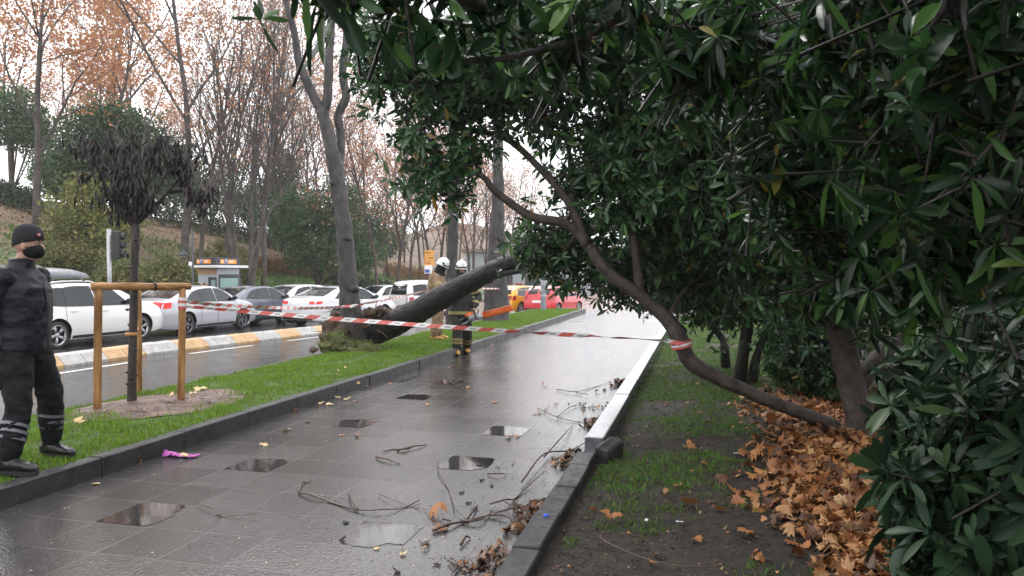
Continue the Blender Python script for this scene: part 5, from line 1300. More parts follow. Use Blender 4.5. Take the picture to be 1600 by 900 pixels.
g = P(849, 470, 30.5); g.z = .06
bl = empty('bollard', g, 0, 'grey round bollard at the far end of the grass strip', 'bollard')
hb = P(849, 443, 30.5).z - .06; GREYB = pm('bollard_grey', (.17, .19, .22), (.23, .25, .28), rough=.35)
mb = MB(); mb.lathe([(.13, -.1), (.13, 0), (.115, .1), (.10, hb - .1), (.09, hb - .02), (.03, hb)], n=18); mb.build('post', GREYB, bl)
mb = MB(); mb.lathe([(.118, hb * .55), (.124, hb * .56), (.124, hb * .60), (.116, hb * .61)], n=18, cap=False); mb.build('collar', pm('collar_grey', (.4, .41, .43), rough=.3), bl)

# pale block of flats and a canopy far down the street
for (px, d, w, dep, h, lab, c1) in ((830, 95, 16, 9, 5.2, 'far grey low building beyond the taxi and white cars', (.34, .36, .40)),):
    p = P(px, 430, d); p.z = -1.0
    bd = empty('apartment_building' if h > 8 else 'low_building', p, YAW, lab, 'building')
    mb = MB(); mb.box((0, 0, h / 2), (w, dep, h)); mb.build('wall', pm('far_wall_%d' % px, c1, tuple(x * 1.15 for x in c1), scale=.4, rough=.8), bd, smooth=False)
    mb = MB(); mb.box((0, 0, h + .2), (w + .8, dep + .8, .4)); mb.build('roof', pm('far_roof', (.20, .15, .13), rough=.8), bd, smooth=False)
    for r_ in range(int(h // 3)):
        for k in range(int(w // 3.2)):
            mb = MB(); mb.box((-w / 2 + 1.7 + k * 3.2, -dep / 2 - .02, 1.9 + r_ * 3.0), (1.5, .08, 1.4)); mb.build('window', GLASS, bd, smooth=False)
# ================================================================== PEOPLE
def remeshed(mb, name, mats, parent, voxel=.010, smooth=4, folds=0, fscale=(6, 6, 3), seed=0):
    o = mb.build(name + '_tmp', mats[0] if isinstance(mats, (list, tuple)) else mats)
    m = o.modifiers.new('r', 'REMESH'); m.mode = 'VOXEL'; m.voxel_size = voxel
    s = o.modifiers.new('s', 'SMOOTH'); s.factor = .5; s.iterations = smooth
    bpy.context.view_layer.update()
    me = bpy.data.meshes.new_from_object(o.evaluated_get(bpy.context.evaluated_depsgraph_get()))
    bpy.data.objects.remove(o); me.materials.clear()
    ob = link(name, me, mats, parent)
    if folds:
        for v in me.vertices:
            q = Vector((v.co.x * fscale[0], v.co.y * fscale[1], v.co.z * fscale[2])) + Vector((seed, seed, 0))
            k = mnoise.ridged_multi_fractal(q, .9, 2.1, 3, 1.0, 2.0) - 1.0
            v.co += v.normal * k * folds
        me.update()
    return ob
def ell(c, rx, ry, n=18, yaw=0): return [Vector((c[0] + rx * math.cos(2 * math.pi * j / n), c[1] + ry * math.sin(2 * math.pi * j / n), c[2])) for j in range(n)]
def chain(mb, pts, n=12):
    s = spline(pts, 4); mb.tube([p[:3] for p in s], [p[3] for p in s], n)
    for p in (pts[0], pts[-1]): mb.ball(p[:3], p[3] * .98, 10)

def hand(mb, wrist, fwd, palm, curl=1.0, side=1):
    """palm with five bent fingers; fwd = along the hand, palm = towards the palm side, side = thumb side (+1/-1)"""
    f = Vector(fwd).normalized(); p = Vector(palm); p = (p - f * p.dot(f)).normalized(); s = f.cross(p) * side; w = Vector(wrist)
    mb.tube([w - f * .02, w + f * .02, w + f * .085], [.027, .034, .036], 10, flat=.62)
    for k, (off, ln) in enumerate(((.030, .070), (.010, .080), (-.010, .074), (-.029, .058))):
        a = w + f * .082 + s * off; d = f; pts = [a - f * .03, a]; 
        for j, q in enumerate((.45, .32, .23)):
            d = (d * math.cos(curl * .85) + p * math.sin(curl * .85)).normalized() if d is not f else (f * math.cos(curl * .7) + p * math.sin(curl * .7)).normalized()
            ax = f.cross(p); d0 = d; pts.append(pts[-1] + d * ln * q)
            d = Matrix.Rotation(curl * .6, 3, ax) @ d
        mb.tube(pts, [.0095, .0095, .009, .008, .006], 8)
    a = w + f * .03 + s * .028; t = (s * .75 + f * .55 + p * .3).normalized(); t2 = (t + p * .7 * curl - s * .5).normalized()
    mb.tube([a - s * .01, a + t * .032, a + t * .032 + t2 * .030, a + t * .032 + t2 * .052], [.012, .0115, .010, .007], 8)

def boot(parent, ank, yaw, matb, mats, L=.28, shaft=.22, name='boot', toe_mat=None):
    M = Matrix.Rotation(yaw, 3, 'Z'); A = Vector(ank)
    mb = MB(); rings = []
    for u, hw_, hh in ((-.09, .026, .06), (-.078, .040, .09), (-.02, .047, .115), (.05, .048, .10), (.11, .055, .078), (.16, .053, .064), (.195, .040, .048), (.212, .018, .026)):
        rings.append([A + M @ Vector((hw_ * math.cos(2 * math.pi * j / 14), u * L / .29, .022 + hh * (.5 + .5 * math.sin(2 * math.pi * j / 14)) )) for j in range(14)])
    mb.loft(rings); mb.tube([A + Vector((0, 0, .05)) + M @ Vector((0, -.02, 0)), A + M @ Vector((0, -.02, shaft))], [.046, .056], 12)
    o = remeshed(mb, name, matb, parent, .008, 3, .004, (25, 25, 25))
    mb = MB(); s0 = [A + M @ Vector((hw_ * sx, u * L / .29, 0)) for u, hw_, sx in ((-.09, .026, 1), (-.05, .040, 1), (.03, .041, 1), (.11, .050, 1), (.17, .047, 1), (.212, .015, 1), (.212, .015, -1), (.17, .047, -1), (.11, .050, -1), (.03, .041, -1), (-.05, .040, -1), (-.09, .026, -1))]
    mb.loft([[p + Vector((0, 0, z)) for p in s0] for z in (0, .030)]); mb.build('sole', mats, o, smooth=False)

def band(parent, a, b, r0, r1, mat, stripes=1, w=.045, gap=.02, name='reflective_band'):
    a, b = Vector(a), Vector(b); d = (b - a).normalized()
    for k in range(stripes):
        q = a + d * k * (w + gap); mb = MB(); mb.tube([q, q + d * w], [r0, r1], 18, cap=False); mb.build(name, mat, parent)

SKIN = pm('skin', (.36, .20, .14), (.46, .27, .20), scale=14, rough=.5)
def head(mb, C, M):
    """skull, jaw, nose, brow, ears added to the body; C = head centre, M = head turn"""
    q = lambda *v: C + M @ Vector(v)
    mb.ball(q(0, -.008, .02), (.074, .094, .100), 20, rot=M); mb.ball(q(0, .022, -.055), (.056, .066, .060), 16, rot=M)
    mb.ball(q(0, .058, -.095), (.026, .024, .020), 10, rot=M)
    mb.tube([q(0, .082, .022), q(0, .103, -.018), q(0, .098, -.030)], [.010, .015, .012], 10)
    mb.ball(q(0, .084, -.058), (.024, .012, .008), 10, rot=M); mb.ball(q(0, .083, -.070), (.020, .012, .008), 10, rot=M)
    mb.tube([q(-.055, .066, .028), q(0, .088, .032), q(.055, .066, .028)], [.010, .011, .010], 8)
    for s in (-1, 1): mb.ball(q(.076 * s, -.008, -.008), (.011, .020, .033), 10, rot=M); mb.ball(q(.040 * s, .062, -.022), (.022, .020, .022), 10, rot=M)
EYEW = pm('eye_white', (.26, .24, .22), rough=.5); IRIS = pm('dark_iris', (.02, .012, .008), rough=.1); HAIR = pm('dark_hair', (.012, .009, .007), (.03, .022, .016), scale=40, rough=.6)
def eyes(parent, C, M):
    for s in (-1, 1):
        mb = MB(); mb.ball(C + M @ Vector((.031 * s, .069, .010)), (.012, .012, .006), 12, rot=M); e = mb.build('eye', EYEW, parent)
        mb = MB(); mb.ball(C + M @ Vector((.031 * s, .0785, .010)), (.006, .004, .0055), 10, rot=M); mb.build('iris', IRIS, e)
        mb = MB(); mb.tube([C + M @ Vector(v) for v in ((.012 * s, .089, .030), (.034 * s, .085, .036), (.053 * s, .066, .030))], [.0045, .005, .003], 6); mb.build('eyebrow', HAIR, parent)

def person(base, phi, label, cfg):
    """standing figure; local +Y is where the chest faces, +X its right hand"""
    j = cfg['j']; hM = Euler(cfg.get('head_rot', (0, 0, 0))).to_matrix(); HC = Vector(j['head'])
    mb = MB(); head(mb, HC, hM)
    mb.tube([HC + Vector((0, -.02, -.06)), Vector(j['neck'])], [.055, .062], 12)
    mb.loft([ell((0, c[0], z), a, b) for z, a, b, c in ((.86, .15, .11, (0,)), (.98, .155, .11, (0,)), (1.12, .14, .10, (0,)), (1.28, .165, .11, (0,)), (1.40, .175, .105, (0,)), (1.48, .12, .08, (-.01,)), (1.53, .06, .06, (-.01,)))])
    for s, S in ((1, 'R'), (-1, 'L')):
        sh, el, wr = j['sh' + S], j['el' + S], j['wr' + S]; hp, kn, an = j['hip' + S], j['kn' + S], j['an' + S]
        chain(mb, [(*sh, .055), (*lerp(Vector(sh), Vector(el), .5), .048), (*el, .040), (*lerp(Vector(el), Vector(wr), .4), .040), (*wr, .027)])
        chain(mb, [(*hp, .085), (*lerp(Vector(hp), Vector(kn), .5), .075), (*kn, .055), (*lerp(Vector(kn), Vector(an), .35), .055), (*an, .038)])
        mb.ball((an[0], an[1] + .06, an[2] - .045), (.035, .10, .03), 10)
        hd = cfg['hand' + S]; hand(mb, wr, *hd)
    body = remeshed(mb, 'person', SKIN, None, .0075, 2)
    body.location = base; body.rotation_euler = (0, 0, phi - math.pi / 2); setp(body, label, 'person', cfg.get('group'))
    eyes(body, HC, hM)
    return body, HC, hM

# ---- police officer by the sapling
NAVYCLOTH = pm('dark_navy_cloth', (.005, .006, .010), (.012, .013, .020), scale=20, rough=.42, bump=.3, bscale=60, spec=.25)
BLACKCLOTH = pm('black_cloth', (.005, .005, .006), (.011, .011, .013), scale=25, rough=.75, bump=.3, bscale=90, spec=.2)
LEATHER = pm('black_leather', (.007, .007, .008), (.018, .018, .019), scale=30, rough=.3, bump=.2, bscale=60)
REFL = pm('grey_reflective', (.10, .105, .12), (.17, .175, .19), scale=40, rough=.4)
fR, fL = G(17, 741, .15), G(84, 713, .142)
bs = P(36, 600, 5.72); bs.z = .15; phi = R(12)
def loc_of(w): return Matrix.Rotation(-(phi - math.pi / 2), 3, 'Z') @ (w - bs)
aR, aL = loc_of(fR), loc_of(fL)
aL.x = max(aL.x, -.36)
pz_ = dict(head=(0, .055, 1.665), neck=(0, -.01, 1.50), shR=(.185, -.01, 1.43), shL=(-.185, -.01, 1.43), elR=(.275, -.13, 1.15), elL=(-.275, -.13, 1.15), wrR=(.06, -.23, .985), wrL=(-.06, -.24, .985),
    hipR=(.095, 0, .92), hipL=(-.095, 0, .92), knR=((aR.x + .10) / 2 + .0, aR.y * .5 + .05, .50), knL=((aL.x - .10) / 2, aL.y * .5 + .06, .50), anR=(aR.x, aR.y - .02, .09), anL=(aL.x, aL.y - .02, .085))
pc_, HC, HM = person(bs, phi, 'person in dark navy jacket, black beanie and black face mask, standing on the kerb', dict(j=pz_, head_rot=(R(-4), 0, R(14)), handR=((-.8, -.1, -.5), (0, -1, 0), .6, 1), handL=((.8, -.1, -.5), (0, -1, 0), .6, -1)))
mb = MB()
mb.loft([ell((0, c, z), a, b) for z, a, b, c in ((.855, .195, .160, 0), (.89, .222, .186, 0), (.97, .218, .182, .005), (1.08, .212, .178, .012), (1.22, .222, .180, .012), (1.34, .228, .168, .005), (1.43, .200, .138, -.005), (1.49, .120, .095, -.01), (1.545, .082, .086, .0), (1.565, .076, .080, .005))])
for S in 'RL':
    sh, el, wr = [Vector(pz_[k + S]) for k in ('sh', 'el', 'wr')]
    chain(mb, [(*sh, .094), (*lerp(sh, el, .5), .088), (*el, .078), (*lerp(el, wr, .5), .070), (*wr, .052)], 14)
jk = remeshed(mb, 'jacket', NAVYCLOTH, pc_, .010, 3, .013, (4, 4, 7), 3)
mb = MB()
mb.loft([ell((0, 0, z), a, b) for z, a, b in ((.80, .165, .13), (.86, .178, .14), (.93, .172, .135), (1.0, .165, .13))])
for S in 'RL':
    hp, kn, an = [Vector(pz_[k + S]) for k in ('hip', 'kn', 'an')]
    chain(mb, [(*(hp + Vector((0, 0, -.02))), .122), (*lerp(hp, kn, .5), .110), (*kn, .092), (*lerp(kn, an, .45), .090), (*lerp(kn, an, .85), .074)], 14)
tr_ = remeshed(mb, 'trousers', BLACKCLOTH, pc_, .010, 3, .014, (6, 6, 8), 8)
for S in 'RL':
    kn, an = Vector(pz_['kn' + S]), Vector(pz_['an' + S]); tilt = Matrix.Rotation(R(22), 3, 'Y')
    for k in range(3):
        q = lerp(kn, an, .38 + .115 * k); mb = MB()
        ax = (an - kn).normalized(); ax2 = (ax + Vector((.28, 0, 0))).normalized()
        mb.tube([q - ax2 * .011, q + ax2 * .011], [.0985 - .004 * k, .098 - .004 * k], 18, cap=False); mb.build('reflective_stripe', REFL, tr_)
    boot(pc_, (an.x, an.y, 0 if S == 'R' else -.008), R(0) if S == 'R' else R(-12), LEATHER, TRIM, .30, .24)
mb = MB()
for k in range(1): pass
q = lambda *v: HC + HM @ Vector(v)
mb.ball(q(0, .034, -.040), (.072, .079, .066), 20, rot=HM); mb.ball(q(0, .098, -.018), (.016, .014, .022), 10, rot=HM); mk = remeshed(mb, 'face_mask', BLACKCLOTH, pc_, .006, 2, .002, (20, 20, 40))
mb = MB()
for s in (-1, 1): mb.tube([q(.055 * s, .06, -.035), q(.078 * s, .01, -.01)], .003, 5); mb.tube([q(.050 * s, .05, -.085), q(.076 * s, -.01, -.035)], .003, 5)
mb.build('ear_loops', BLACKCLOTH, mk)
mb = MB()
mb.loft([[q((.084 * k) * math.cos(2 * math.pi * i / 24), -.006 + (.106 * k) * math.sin(2 * math.pi * i / 24), z + .030 * math.sin(2 * math.pi * i / 24) * (1 - min(1, max(0, z - .02) / .08))) for i in range(24)] for z, k in ((.016, .93), (.018, .985), (.05, 1.0), (.085, .975), (.115, .88), (.140, .70), (.158, .46), (.166, .15))])
bn = mb.build('beanie', pm('knit_black', (.010, .010, .013), (.022, .022, .026), scale=60, rough=.9, bump=.8, bscale=200), pc_)
mb = MB(); rr = HM @ Euler((R(-80), 0, R(-38))).to_matrix(); pos_ = q(.050, .084, .082)
mb.lathe([(.017, -.004), (.017, .004)], pos_, 16, rot=rr, mi=0); em = mb.build('emblem', pm('emblem_red', (.16, .02, .02), rough=.5), bn)
mb = MB(); mb.lathe([(.008, .004), (.008, .006)], pos_, 6, rot=rr); mb.build('emblem_star', pm('emblem_grey', (.35, .35, .35), rough=.6), em)
mb = MB(); mb.box((.215, .02, .70), (.03, .15, .20), ch=.012); mb.build('cargo_pocket', BLACKCLOTH, tr_)
mb = MB(); mb.tube([(0, .198 - .03 * max(0, z - 1.22) / .2, z) for z in (.88, .95, 1.05, 1.15, 1.22, 1.3, 1.4)], .006, 6); mb.build('zip', TRIM, jk)
mb = MB(); mb.box((.215, -.05, .93), (.05, .10, .10), ch=.012); mb.box((.20, -.04, .86), (.06, .08, .10), ch=.015); mb.build('belt_pouch', LEATHER, pc_)

# ---- firefighters
TAN = pm('tan_turnout', (.20, .125, .075), (.32, .21, .13), scale=9, rough=.75, bump=.4, bscale=50)
DARKT = pm('dark_turnout', (.012, .012, .011), (.030, .028, .024), scale=9, rough=.7, bump=.4, bscale=50)
HIVIS = pm('yellow_reflective', (.26, .20, .075), (.36, .29, .12), scale=30, rough=.4)
HELM = pm('white_helmet', (.72, .72, .70), (.80, .80, .78), scale=6, rough=.25)
BOOTY = pm('yellow_boot', (.42, .22, .05), (.58, .34, .09), scale=12, rough=.5)
def firefighter(base, phi, label, jp, hr, coat, trous, handR, handL, bootm, face=False):
    P_, HC, HM = person(base, phi, label, dict(j=jp, head_rot=hr, handR=handR, handL=handL, group='firefighters at the fallen trunk'))
    q = lambda *v: HC + HM @ Vector(v)
    mb = MB()
    mb.loft([ell((0, 0, z), a, b) for z, a, b in ((.74, .245, .20), (.80, .245, .205), (.95, .228, .19), (1.1, .228, .185), (1.25, .242, .19), (1.36, .245, .178), (1.44, .215, .145), (1.50, .12, .105), (1.56, .10, .10))])
    for S in 'RL':
        sh, el, wr = [Vector(jp[k + S]) for k in ('sh', 'el', 'wr')]
        chain(mb, [(*sh, .092), (*lerp(sh, el, .5), .086), (*el, .078), (*lerp(el, wr, .5), .070), (*lerp(el, wr, .97), .058)], 14)
    ct = remeshed(mb, 'coat', coat, P_, .013, 3, .012, (7, 7, 5), 5)
    mb = MB(); mb.loft([ell((0, 0, z), a, b, 24) for z, a, b in ((.80, .262, .222), (.86, .256, .215))], cap=False); mb.build('reflective_band', HIVIS, ct)
    mb = MB(); mb.loft([ell((0, 0, z), a, b, 24) for z, a, b in ((1.20, .254, .204), (1.26, .258, .204))], cap=False); mb.build('reflective_band', HIVIS, ct)
    for S in 'RL':
        sh, el, wr = [Vector(jp[k + S]) for k in ('sh', 'el', 'wr')]
        band(ct, lerp(sh, el, .55), el, .098, .094, HIVIS, 1, .06); band(ct, lerp(el, wr, .62), wr, .078, .074, HIVIS, 1, .05)
    mb = MB(); mb.loft([ell((0, 0, z), a, b) for z, a, b in ((.78, .19, .15), (.86, .20, .155), (.95, .19, .15))])
    for S in 'RL':
        hp, kn, an = [Vector(jp[k + S]) for k in ('hip', 'kn', 'an')]
        chain(mb, [(*hp, .125), (*lerp(hp, kn, .5), .115), (*kn, .100), (*lerp(kn, an, .5), .098), (*lerp(kn, an, .88), .088)], 14)
    tr = remeshed(mb, 'trousers', trous, P_, .013, 3, .012, (8, 8, 5), 9)
    for S in 'RL':
        kn, an = Vector(jp['kn' + S]), Vector(jp['an' + S]); band(tr, lerp(kn, an, .42), an, .110, .104, HIVIS, 2, .045, .02)
        boot(P_, (an.x, an.y, 0), 0, bootm, TRIM, .31, .20)
    # helmet with brim, crest and visor, dark neck flap below
    mb = MB()
    prof = [(.0, 1.16), (.012, 1.17), (.03, 1.04), (.08, 1.02), (.12, .92), (.150, .70), (.168, .42), (.174, .1)]
    mb.loft([[q(.106 * k * math.cos(2 * math.pi * i / 24), -.008 + (.132 * k) * math.sin(2 * math.pi * i / 24) * (1 if math.sin(2 * math.pi * i / 24) > 0 else 1.05), z + .035) for i in range(24)] for z, k in prof])
    hm = mb.build('helmet', HELM, P_)
    mb = MB(); mb.tube([q(0, -.125, .10), q(0, -.09, .185), q(0, 0, .222), q(0, .09, .190), q(0, .128, .10)], [.012, .016, .018, .016, .012], 8); mb.build('crest', HELM, hm)
    mb = MB(); mb.loft([[q(.118 * math.cos(a) * 1.04, -.008 + .146 * math.sin(a), z) for a in np.linspace(R(15), R(165), 14)] for z in (.088, .050)], cap=False, closed=False); mb.build('visor', TRIM, hm)
    for s in (-1, 1):
        mb = MB(); mb.lathe([(.022, -.008), (.026, 0), (.018, .010)], q(.112 * s, .02, .10), 12, rot=HM @ Matrix.Rotation(s * math.pi / 2, 3, 'Y')); mb.build('helmet_knob', TRIM, hm)
    mb = MB()
    mb.loft([[q(r * math.cos(a), -.01 + r * 1.15 * math.sin(a), z) for a in np.linspace(0, 2 * math.pi, 22, endpoint=False)] for z, r in ((.05, .094), (-.02, .095), (-.09, .105), (-.15, .135))] if not face else
            [[q(r * math.cos(a), -.01 + r * 1.15 * math.sin(a), z) for a in np.linspace(R(128), R(412), 22)] for z, r in ((.05, .094), (-.02, .095), (-.09, .105), (-.15, .135))], cap=False, closed=not face)
    mb.build('neck_flap', BLACKCLOTH, hm)
    if face:
        mb = MB(); mb.ball(q(0, .020, -.06), (.074, .082, .062), 16, rot=HM); mb.ball(q(0, -.0, -.115), (.085, .09, .06), 14); remeshed(mb, 'balaclava', BLACKCLOTH, P_, .008, 2, .003, (20, 20, 20))
    return P_
base1 = G(682, 531, .125); base1.z = .12
j1 = dict(head=(0, .13, 1.63), neck=(0, .02, 1.48), shR=(.20, .01, 1.42), shL=(-.20, .01, 1.42), elR=(.29, .12, 1.14), elL=(-.28, .14, 1.14), wrR=(.17, .34, 1.06), wrL=(-.15, .36, 1.06),
    hipR=(.10, 0, .90), hipL=(-.10, 0, .90), knR=(.12, .03, .49), knL=(-.12, .03, .49), anR=(.13, -.02, .09), anL=(-.13, .02, .09))
firefighter(base1, R(5), 'person in tan firefighter coat and white helmet leaning over the far side of the trunk', j1, (R(-24), 0, 0), TAN, TAN, ((-.2, .9, -.3), (-.6, 0, -1), .6, -1), ((.2, .9, -.3), (.6, 0, -1), .6, 1), BOOTY)
base2 = G(721, 553, 0); base2.z = 0
ph2 = math.atan2(-base2.y, -base2.x) + R(6)
j2 = dict(head=(0, .03, 1.66), neck=(0, -.01, 1.50), shR=(.20, 0, 1.42), shL=(-.20, 0, 1.42), elR=(.30, .06, 1.16), elL=(-.34, -.02, 1.15), wrR=(.16, .28, 1.22), wrL=(-.245, .17, .955),
    hipR=(.10, 0, .90), hipL=(-.10, 0, .90), knR=(.10, .16, .50), knL=(-.11, .04, .49), anR=(.11, .20, .09), anL=(-.13, -.20, .09))
f2 = firefighter(base2, ph2, 'person in dark firefighter gear and white helmet carrying a chainsaw behind the trunk', j2, (R(-3), 0, R(8)), DARKT, DARKT, ((-.5, .8, .1), (-.6, .3, -.8), .8, -1), ((.15, .25, -.95), (.9, .2, .3), 1.0, 1), BOOTY, face=True)
# chainsaw hanging from the left hand
Mw = Matrix.Rotation(ph2 - math.pi / 2, 3, 'Z')
hw_ = base2 + Mw @ Vector((-.225, .205, .875))
cs = empty('chainsaw', hw_, YAW, 'grey and orange chainsaw with a long orange bar guard held by the dark firefighter', 'chainsaw')
ORG = pm('saw_orange', (.75, .13, .025), (.85, .18, .04), scale=8, rough=.4); SGREY = pm('saw_grey', (.30, .31, .31), (.42, .42, .42), scale=14, rough=.45)
tiltm = Matrix.Rotation(R(-15), 3, 'Y')
cq = lambda *v: tiltm @ (Vector(v) + Vector((-.02, 0, -.115)))
mb = MB(); mb.box(cq(.0, 0, -.01), (.26, .17, .13), rot=tiltm, ch=.03); mb.box(cq(.10, -.03, -.035), (.14, .15, .10), rot=tiltm, ch=.025); mb.build('engine_housing', SGREY, cs)
mb = MB(); mb.box(cq(-.09, 0, .055), (.18, .13, .09), rot=tiltm, ch=.035); mb.build('top_cover', ORG, cs)
mb = MB(); s = spline([cq(-.10, 0, .03), cq(-.20, 0, .035), cq(-.31, 0, -.02), cq(-.33, 0, -.07), cq(-.24, 0, -.09), cq(-.12, 0, -.06)], 5); mb.tube(s, .020, 8); mb.build('rear_handle', SGREY, cs)
mb = MB(); s = spline([cq(.03, -.09, -.03), cq(.025, -.09, .09), cq(.02, -.02, .125), cq(.02, .06, .115), cq(.03, .09, -.03)], 5); mb.tube(s, .014, 8); mb.build('front_handle', TRIM, cs)
mb = MB(); mb.box(cq(.10, 0, .085), (.018, .17, .10), rot=tiltm @ Matrix.Rotation(R(18), 3, 'Y'), ch=.006); mb.build('hand_guard', TRIM, cs)
mb = MB(); mb.box(cq(.46, -.04, -.025), (.62, .035, .125), rot=tiltm, ch=.014); mb.box(cq(.46, -.06, .025), (.60, .014, .02), rot=tiltm); mb.build('bar_guard', ORG, cs)

# ================================================================== BARRIER TAPE
TR, TW = pm('tape_red', (.55, .10, .085), (.62, .15, .13), scale=30, rough=.35), pm('tape_white', (.74, .73, .72), (.80, .79, .79), scale=30, rough=.3)
def tape(pts, label, w=.046, twist=(), L=.14, sag=0.0, ink=True):
    pts = [Vector(p) for p in pts]; seg = [(b - a).length for a, b in zip(pts, pts[1:])]; tot = sum(seg)
    n = int(tot / (L / 4)); mb = MB(); prev = None
    def at(s):
        for k, l in enumerate(seg):
            if s <= l or k == len(seg) - 1:
                f = min(1, max(0, s / l)); return pts[k].lerp(pts[k + 1], f) + Vector((0, 0, -sag * l * 4 * f * (1 - f)))
            s -= l
    def frame(i, sk=0):
        s = tot * i / n; p = at(s); d = (at(min(tot, s + .03)) - at(max(0, s - .03))).normalized(); t = i / n
        side = d.cross(Vector((0, 0, 1))).normalized(); up = side.cross(d)
        a = .35 * math.sin(t * 9 + 1) + .25 * math.sin(t * 23)
        for c, rad, am in twist: a += am * math.exp(-((t - c) / rad) ** 2)
        u = up * math.cos(a) + side * math.sin(a); return p, u, d
    for i in range(n):
        p0, u0, d0 = frame(i); p1, u1, d1 = frame(i + 1); red = (i // 4) % 2
        k = .035
        mb.add([p0 - u0 * w / 2 - d0 * k, p1 - u1 * w / 2 - d1 * k, p1 + u1 * w / 2 + d1 * k, p0 + u0 * w / 2 + d0 * k], [(0, 1, 2, 3)], 0 if red else 1)
        if ink and not red and i % 4 in (1, 2):
            side = u0.cross(d0) * .0015
            for sg in (1, -1):
                for q in range(3):
                    f0 = .15 + .3 * q; a = p0.lerp(p1, f0); b = p0.lerp(p1, f0 + .16)
                    mb.add([a - u0 * w * .16 + side * sg, b - u0 * w * .16 + side * sg, b + u0 * w * .16 + side * sg, a + u0 * w * .16 + side * sg], [(0, 1, 2, 3)], 2)
    o = mb.build('barrier_tape', [TR, TW, TRIM], smooth=False)
    return setp(o, label, 'barrier tape')
dG = (g2 - Vector((0, 0, EYE))).dot(CM @ Vector((0, 0, -1)))
tape([P(284, 476, dG - .06), P(295, 479, dG - .05), P(1040, 532, 7.46), P(1062, 536, 7.40), P(1070, 540, 7.42)], 'red and white tape from the right stake across the footpath to the leaning tree', sag=.004, twist=((.72, .03, 1.1), (.93, .05, 1.2), (.85, .02, 1.4)))
tape([P(285, 470, dG - .06), P(296, 472, dG + .02), P(420, 480, 10.8), P(536, 479, dT - .30), P(556, 477, dT - .32)], 'red and white tape from the right stake back to the plane tree', sag=.006, twist=((.3, .05, .8),))
tape([P(548, 480, dT - .32), P(572, 474, dT - .2), P(660, 455, 19.3), P(700, 449, 20.0)], 'red and white tape from the plane tree to the slim trunk behind', sag=.004)
tape([P(700, 449, 20.0), P(776, 451, 23.0), P(849, 453, 30.4)], 'red and white tape between the slim trunk, the thick trunk and the bollard', sag=.002)
# the ends knotted round stake and tree
mb = MB(); q = Vector((g2.x + .025, g2.y, 0))
for k, (z, m) in enumerate(((1.20, 0), (1.235, 1), (1.265, 0), (1.30, 1))): mb.tube([q + Vector((0, 0, z)), q + Vector((.004, 0, z + .034))], .0475, 14, cap=False, mi=m)
setp(mb.build('tape_wrap', [TR, TW]), 'red and white tape wound round the right stake', 'tape knot')
mb = MB(); qa, qb = P(1066, 543, 7.5), P(1062, 527, 7.5); ax = (qb - qa).normalized()
for k in range(3): mb.tube([qa + ax * .022 * k, qa + ax * (.022 * k + .021)], .104, 16, cap=False, mi=k % 2)
setp(mb.build('tape_wrap', [TR, TW]), 'red and white tape wound round the bent trunk of the leaning tree', 'tape knot')

# ================================================================== SMALL THINGS ON THE GROUND
# tiles that hold a film of water
FILM = pm('water_film', (.030, .027, .027), (.040, .036, .036), scale=3, rough=.04, spec=.5, bump=.02, bscale=6)
for px, py, nx, ny in ((200, 815, 1, 1), (428, 718, 1, 1), (548, 659, 1, 1), (570, 842, 1, 1), (722, 733, 1, 1), (640, 622, 1, 1), (700, 596, 1, 1), (770, 670, 1, 1)):
    g = G(px, py, 0); ix, iy = math.floor(g.x / .42), math.floor(g.y / .45)
    mb = MB(); x0, y0 = ix * .42 + .006, iy * .45 + .006; x1, y1 = (ix + nx) * .42 - .006, (iy + ny) * .45 - .006
    cx_, cy_ = lerp(x0, x1, rnd.uniform(.35, .65)), lerp(y0, y1, rnd.uniform(.35, .65)); pl = []
    for k in range(72):
        a = k * math.pi / 36; rr_ = .27 + .13 * mnoise.noise(Vector((math.cos(a) * 1.6, math.sin(a) * 1.6, px))) + .03 * mnoise.noise(Vector((math.cos(a) * 7, math.sin(a) * 7, px)))
        pl.append((min(x1, max(x0, cx_ + rr_ * math.cos(a))), min(y1, max(y0, cy_ + rr_ * math.sin(a))), .003))
    mb.add(pl, [tuple(range(72))]); setp(mb.build('puddle', FILM), kind='structure')
TWIG = pm('wet_twig', (.035, .020, .014), (.10, .055, .038), scale=25, rough=.4)
def twig(lines, label, r=.006, lift=.012, group=None, z=0):
    base = G(*lines[0][0], z); mb = MB()
    for L in lines:
        pts = [G(x, y, z) - base + Vector((0, 0, lift * (1 + math.sin(i * 2.1)))) for i, (x, y) in enumerate(L)]
        s = spline([(*p, r * (1 - .6 * i / max(1, len(L) - 1))) for i, p in enumerate(pts)], 5); mb.tube([p[:3] for p in s], [max(.0015, p[3]) for p in s], 6)
    o = mb.build('twig', TWIG); knobbly(o, .002, 40); o.location = base + Vector((0, 0, .004)); return setp(o, label, 'twig', group)
twig([[(467, 772), (490, 780), (520, 787), (560, 800), (600, 802), (630, 795), (655, 785)], [(467, 772), (470, 760), (478, 755), (488, 755)], [(560, 800), (548, 785), (545, 772)]], 'long forked brown twig lying alone in the middle of the paving', .008)
twig([[(620, 706), (645, 702), (667, 696)], [(640, 703), (630, 706), (615, 703), (598, 708)]], 'short dark stick with a thin side shoot, the farther of the two', .010)
twig([[(588, 717), (605, 722), (625, 726)]], 'bare short dark stick, the nearer of the two on the paving', .011)
twig([[(676, 833), (700, 826), (730, 815), (765, 808), (800, 800), (830, 790)], [(730, 815), (742, 800), (746, 790)], [(700, 826), (690, 818), (705, 815)], [(765, 808), (790, 812), (810, 822)], [(720, 818), (750, 818), (770, 800)]], 'branching dark twig with side shoots near the right kerb', .009)
twig([[(684, 725), (686, 742), (700, 765), (708, 790), (712, 802), (730, 815)]], 'thin twig curving from the mirror puddle towards the branching twig', .005)
